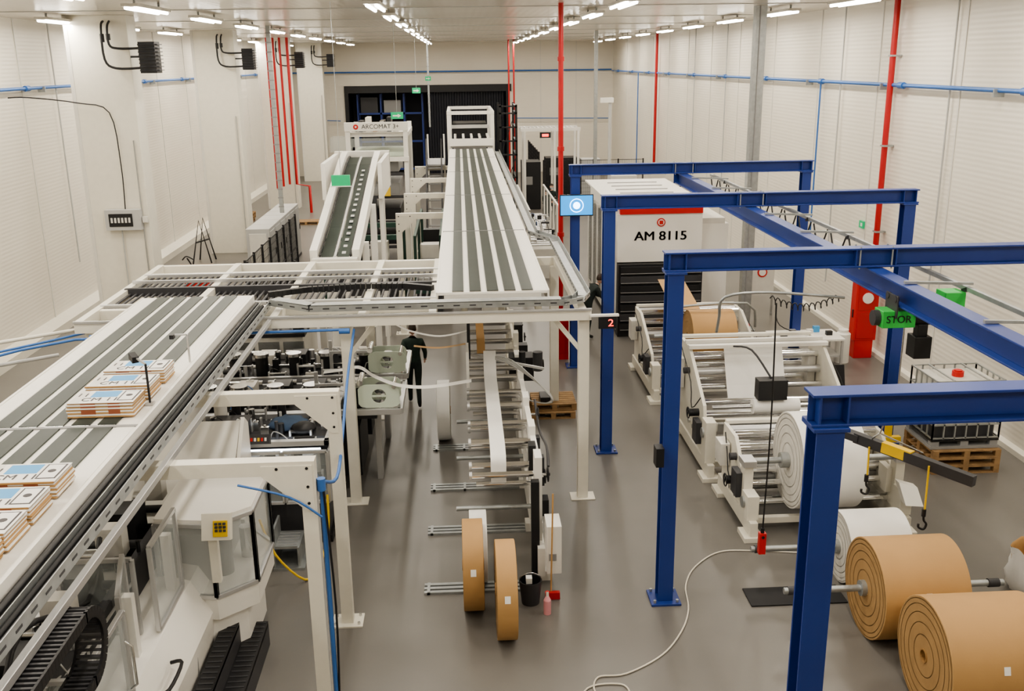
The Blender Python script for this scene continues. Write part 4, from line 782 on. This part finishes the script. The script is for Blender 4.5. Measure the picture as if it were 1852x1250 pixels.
# open white woven sack, slumped on the floor
b=B('waste_sack'); n=28; rows=[]
for zi,(z,rx,ry) in enumerate(((0,.30,.26),(.08,.35,.30),(.22,.36,.31),(.38,.34,.30),(.52,.34,.29),(.62,.36,.30),(.60,.33,.275),(.45,.31,.27),(.3,.25,.22))):
    row=[]
    for j in range(n):
        a=2*math.pi*j/n; w_=1+.05*math.sin(5*a+zi)+.035*math.sin(9*a+2.3*zi); sq=1/max(abs(math.cos(a)),abs(math.sin(a)))**.45
        row.append((7.62+rx*w_*sq*math.cos(a)*.92,11.45+ry*w_*sq*math.sin(a)*.92,max(0,z+(.04*math.sin(4*a+1) if 2<zi<8 else 0))))
    rows.append(row)
V=[p for r_ in rows for p in r_]
b.add(V,[(i*n+j,i*n+(j+1)%n,(i+1)*n+(j+1)%n,(i+1)*n+j) for i in range(5) for j in range(n)],'bagwhite',True)
b.add(V,[(i*n+j,i*n+(j+1)%n,(i+1)*n+(j+1)%n,(i+1)*n+j) for i in range(5,8) for j in range(n)],'kraft',True); b.add(V,[tuple(range(8*n,9*n))],'kraftend'); b.add(V,[tuple(range(n-1,-1,-1))],'bagwhite')
b.done()
b=B('floor_cable'); b.tube([(6.9,13.1,.012),(6.6,12.7,.012),(5.2,12.65,.012),(4.2,12.8,.012),(3.65,12.8,.012),(3.2,12.4,.012),(2.95,11.9,.012),(2.85,11.3,.012),(2.65,10.8,.012),(2.3,10.3,.012),(1.8,9.95,.012),(1.45,9.9,.012),(1.4,9.6,.012),(1.75,9.55,.012),(1.7,9.75,.012),(1.3,9.7,.012),(1.1,9.2,.012)],.012,'cable_w',6,6); b.done()
b=B('wooden_pallet'); pallet(b,1.75,19.0,0,'wood',.9,.8); pallet(b,1.78,19.1,.145,'wood',.9,.8); b.box((1.5,18.8,.29),(1.7,19.2,.4),'black'); b.done()
b=B('column_switch_box'); b.box((2.36,11.3,2.05),(2.46,11.48,2.3),'black'); b.done()
# ------------------------------------------------------------------ people
def skin(verts,edges,rad,lvl=1):
    me=bpy.data.meshes.new('tmp'); me.from_pydata(verts,edges,[]); o=bpy.data.objects.new('tmp',me); COL.objects.link(o)
    md=o.modifiers.new('s','SKIN'); md.use_smooth_shade=True
    for i,r in enumerate(rad):
        d=me.skin_vertices[0].data[i]; rr=r if hasattr(r,'__len__') else (r,r); d.radius=rr; d.use_root=(i==0)
    s=o.modifiers.new('u','SUBSURF'); s.levels=lvl; s.render_levels=lvl
    dg=bpy.context.evaluated_depsgraph_get(); dg.update(); ev=o.evaluated_get(dg); m=ev.to_mesh()
    V=[v.co.copy() for v in m.vertices]; F=[tuple(p.vertices) for p in m.polygons]; ev.to_mesh_clear(); bpy.data.objects.remove(o); return V,F
def person(loc,rz,J,top,bottom,mask=False,s=1.):
    b=B('person'); R=Matrix.Rotation(rz,3,'Z'); L=Vector(loc); T=lambda v:L+R@(Vector(v)*s)
    names=[n for n in J if n!='head']; idx={n:i for i,n in enumerate(names)}
    rad={'pelvis':(.15,.11),'spine':(.135,.10),'chest':(.16,.11),'neckb':(.075,.07),'neck':(.052,.052),'shl':(.075,.07),'shr':(.075,.07),'ell':.05,'elr':.05,'wrl':.034,'wrr':.034,'hipl':(.095,.1),'hipr':(.095,.1),'knl':.066,'knr':.066,'anl':.048,'anr':.048,'toel':(.042,.035),'toer':(.042,.035)}
    E=[('pelvis','spine'),('spine','chest'),('chest','neckb'),('neckb','neck'),('chest','shl'),('chest','shr'),('shl','ell'),('shr','elr'),('ell','wrl'),('elr','wrr'),('pelvis','hipl'),('pelvis','hipr'),('hipl','knl'),('hipr','knr'),('knl','anl'),('knr','anr'),('anl','toel'),('anr','toer')]
    V,F=skin([J[n] for n in names],[(idx[a],idx[c]) for a,c in E],[rad[n] for n in names],2)
    V2=[T(v) for v in V]; groups={}
    for f_ in F:
        c=sum((V[i] for i in f_),Vector())/len(f_)
        near=min(((c-Vector(J[n])).length,n) for n in names)[1]
        k=top
        if near in('hipl','hipr','knl','knr','anl','anr') or (near=='pelvis' and c.z<J['pelvis'][2]+.02): k=bottom
        if near in('toel','toer') or (near in('anl','anr') and c.z<Vector(J[near]).z-.02): k='shoe'
        if near=='neck': k='skin'
        groups.setdefault(k,[]).append(f_)
    for k,fs in groups.items(): b.add(V2,fs,k,True)
    for w,e,sg in (('wrl','ell',-1),('wrr','elr',1)):
        W=Vector(J[w]); d=(W-Vector(J[e])).normalized(); side=Vector((0,1,0)); side=(side-d*side.dot(d))
        if side.length<.3: side=Vector((0,0,1)); side=side-d*side.dot(d)
        side.normalize(); nrm=d.cross(side)*(-sg)
        P,Fh=skin([W-d*.02,W+d*.03,W+d*.075],[(0,1),(1,2)],[(.03,.022),(.038,.02),(.036,.017)],1); b.add([T(p) for p in P],Fh,'skin',True)
        for j,(o_,ln) in enumerate(((-.028,.062),(-.01,.078),(.01,.083),(.028,.072))):
            q=W+d*.075+side*o_; P,Fh=skin([q-d*.02,q+d*ln*.4,q+d*ln*.72+nrm*.012,q+d*ln*.95+nrm*.03],[(0,1),(1,2),(2,3)],[.0095,.009,.008,.007],1); b.add([T(p) for p in P],Fh,'skin',True)
        q=W+d*.02+side*.03; P,Fh=skin([q-side*.01,q+d*.03+side*.022+nrm*.006,q+d*.058+side*.03+nrm*.014],[(0,1),(1,2)],[.012,.0105,.008],1); b.add([T(p) for p in P],Fh,'skin',True)
    hc=Vector(J['head'])
    def face(q):
        t=max(0,-q.z)/.12; return Vector((q.x*(1-.28*t*t),q.y*(1-.12*t),q.z))
    b.sphere(T(hc),(.078*s,.098*s,.122*s),'skin',20,14,fn=lambda q:R@face(q))
    def hair(q):
        q=face(q)*1.09
        if q.y>.02 and q.z<.05: q=q*.8
        if q.z<-.03: q=q*.82
        return R@q
    b.sphere(T(hc+Vector((0,-.008,.012))),(.078*s,.098*s,.120*s),'hair',20,14,fn=hair)
    b.prism([T(hc+Vector(p)) for p in ((-.012,.088,-.02),(.012,.088,-.02),(0,.095,.02))],R@Vector((0,.022,-.012)),'skin')
    for sx in (-1,1):
        b.sphere(T(hc+Vector((sx*.03,.086,.012))),.011,'white',8,6); b.sphere(T(hc+Vector((sx*.03,.094,.012))),.006,'black',8,6)
        b.sphere(T(hc+Vector((sx*.08,0,-.005))),(.012,.02,.032),'skin',8,6); b.cb(T(hc+Vector((sx*.03,.09,.034))),(.03,.012,.006),'hair',rz=rz)
    b.cb(T(hc+Vector((0,.088,-.055))),(.045,.01,.01),'red',rz=rz)
    if mask: b.sphere(T(hc+Vector((0,.05,-.045))),(.062,.055,.05),'mask',12,8)
    b.done()
base=dict(pelvis=(0,0,.97),spine=(0,.01,1.13),chest=(0,.02,1.34),neckb=(0,.01,1.47),neck=(0,.02,1.55),shl=(-.18,0,1.42),shr=(.18,0,1.42),ell=(-.24,-.03,1.14),elr=(.24,-.03,1.14),wrl=(-.25,.06,.90),wrr=(.25,.06,.90),hipl=(-.09,0,.90),hipr=(.09,0,.90),knl=(-.1,.02,.50),knr=(.1,.02,.50),anl=(-.1,-.03,.09),anr=(.1,-.03,.09),toel=(-.11,.13,.035),toer=(.11,.13,.035),head=(0,.035,1.67))
w=dict(base); w.update(knl=(-.09,.16,.52),anl=(-.09,.17,.09),toel=(-.1,.33,.035),knr=(.08,-.04,.50),anr=(.08,-.30,.16),toer=(.09,-.17,.04),ell=(-.25,-.14,1.16),wrl=(-.26,-.14,.91),elr=(.25,.06,1.15),wrr=(.25,.22,.97))
person((-1.1,19.7,.0),.08,w,'cloth_green','cloth_dark')
a=dict(base); a.update(ell=(-.23,.1,1.17),wrl=(-.1,.3,1.22),elr=(.23,.1,1.17),wrr=(.08,.3,1.22))
person((4.0,43.3,0),math.pi-.1,a,'cloth_dark','cloth_dark',True)
c=dict(base); c.update(ell=(-.22,.14,1.17),wrl=(-.2,.36,1.15),elr=(.22,.12,1.15),wrr=(.16,.35,1.1))
person((3.6,41.8,0),-1.2,c,'cloth_dark','cloth_dark')
d=dict(base); d.update(spine=(0,.06,1.12),chest=(0,.18,1.28),neckb=(0,.25,1.38),neck=(0,.30,1.45),head=(0,.37,1.55),shl=(-.18,.2,1.34),shr=(.18,.2,1.34),ell=(-.22,.34,1.08),elr=(.22,.34,1.08),wrl=(-.15,.55,1.02),wrr=(.15,.55,1.02))
person((3.2,24.6,0),-1.3,d,'cloth_dark','cloth_dark')
w_=bpy.data.worlds.new('world'); SC.world=w_; w_.use_nodes=True; w_.node_tree.nodes['Background'].inputs[0].default_value=(.9,.93,1,1); w_.node_tree.nodes['Background'].inputs[1].default_value=.3
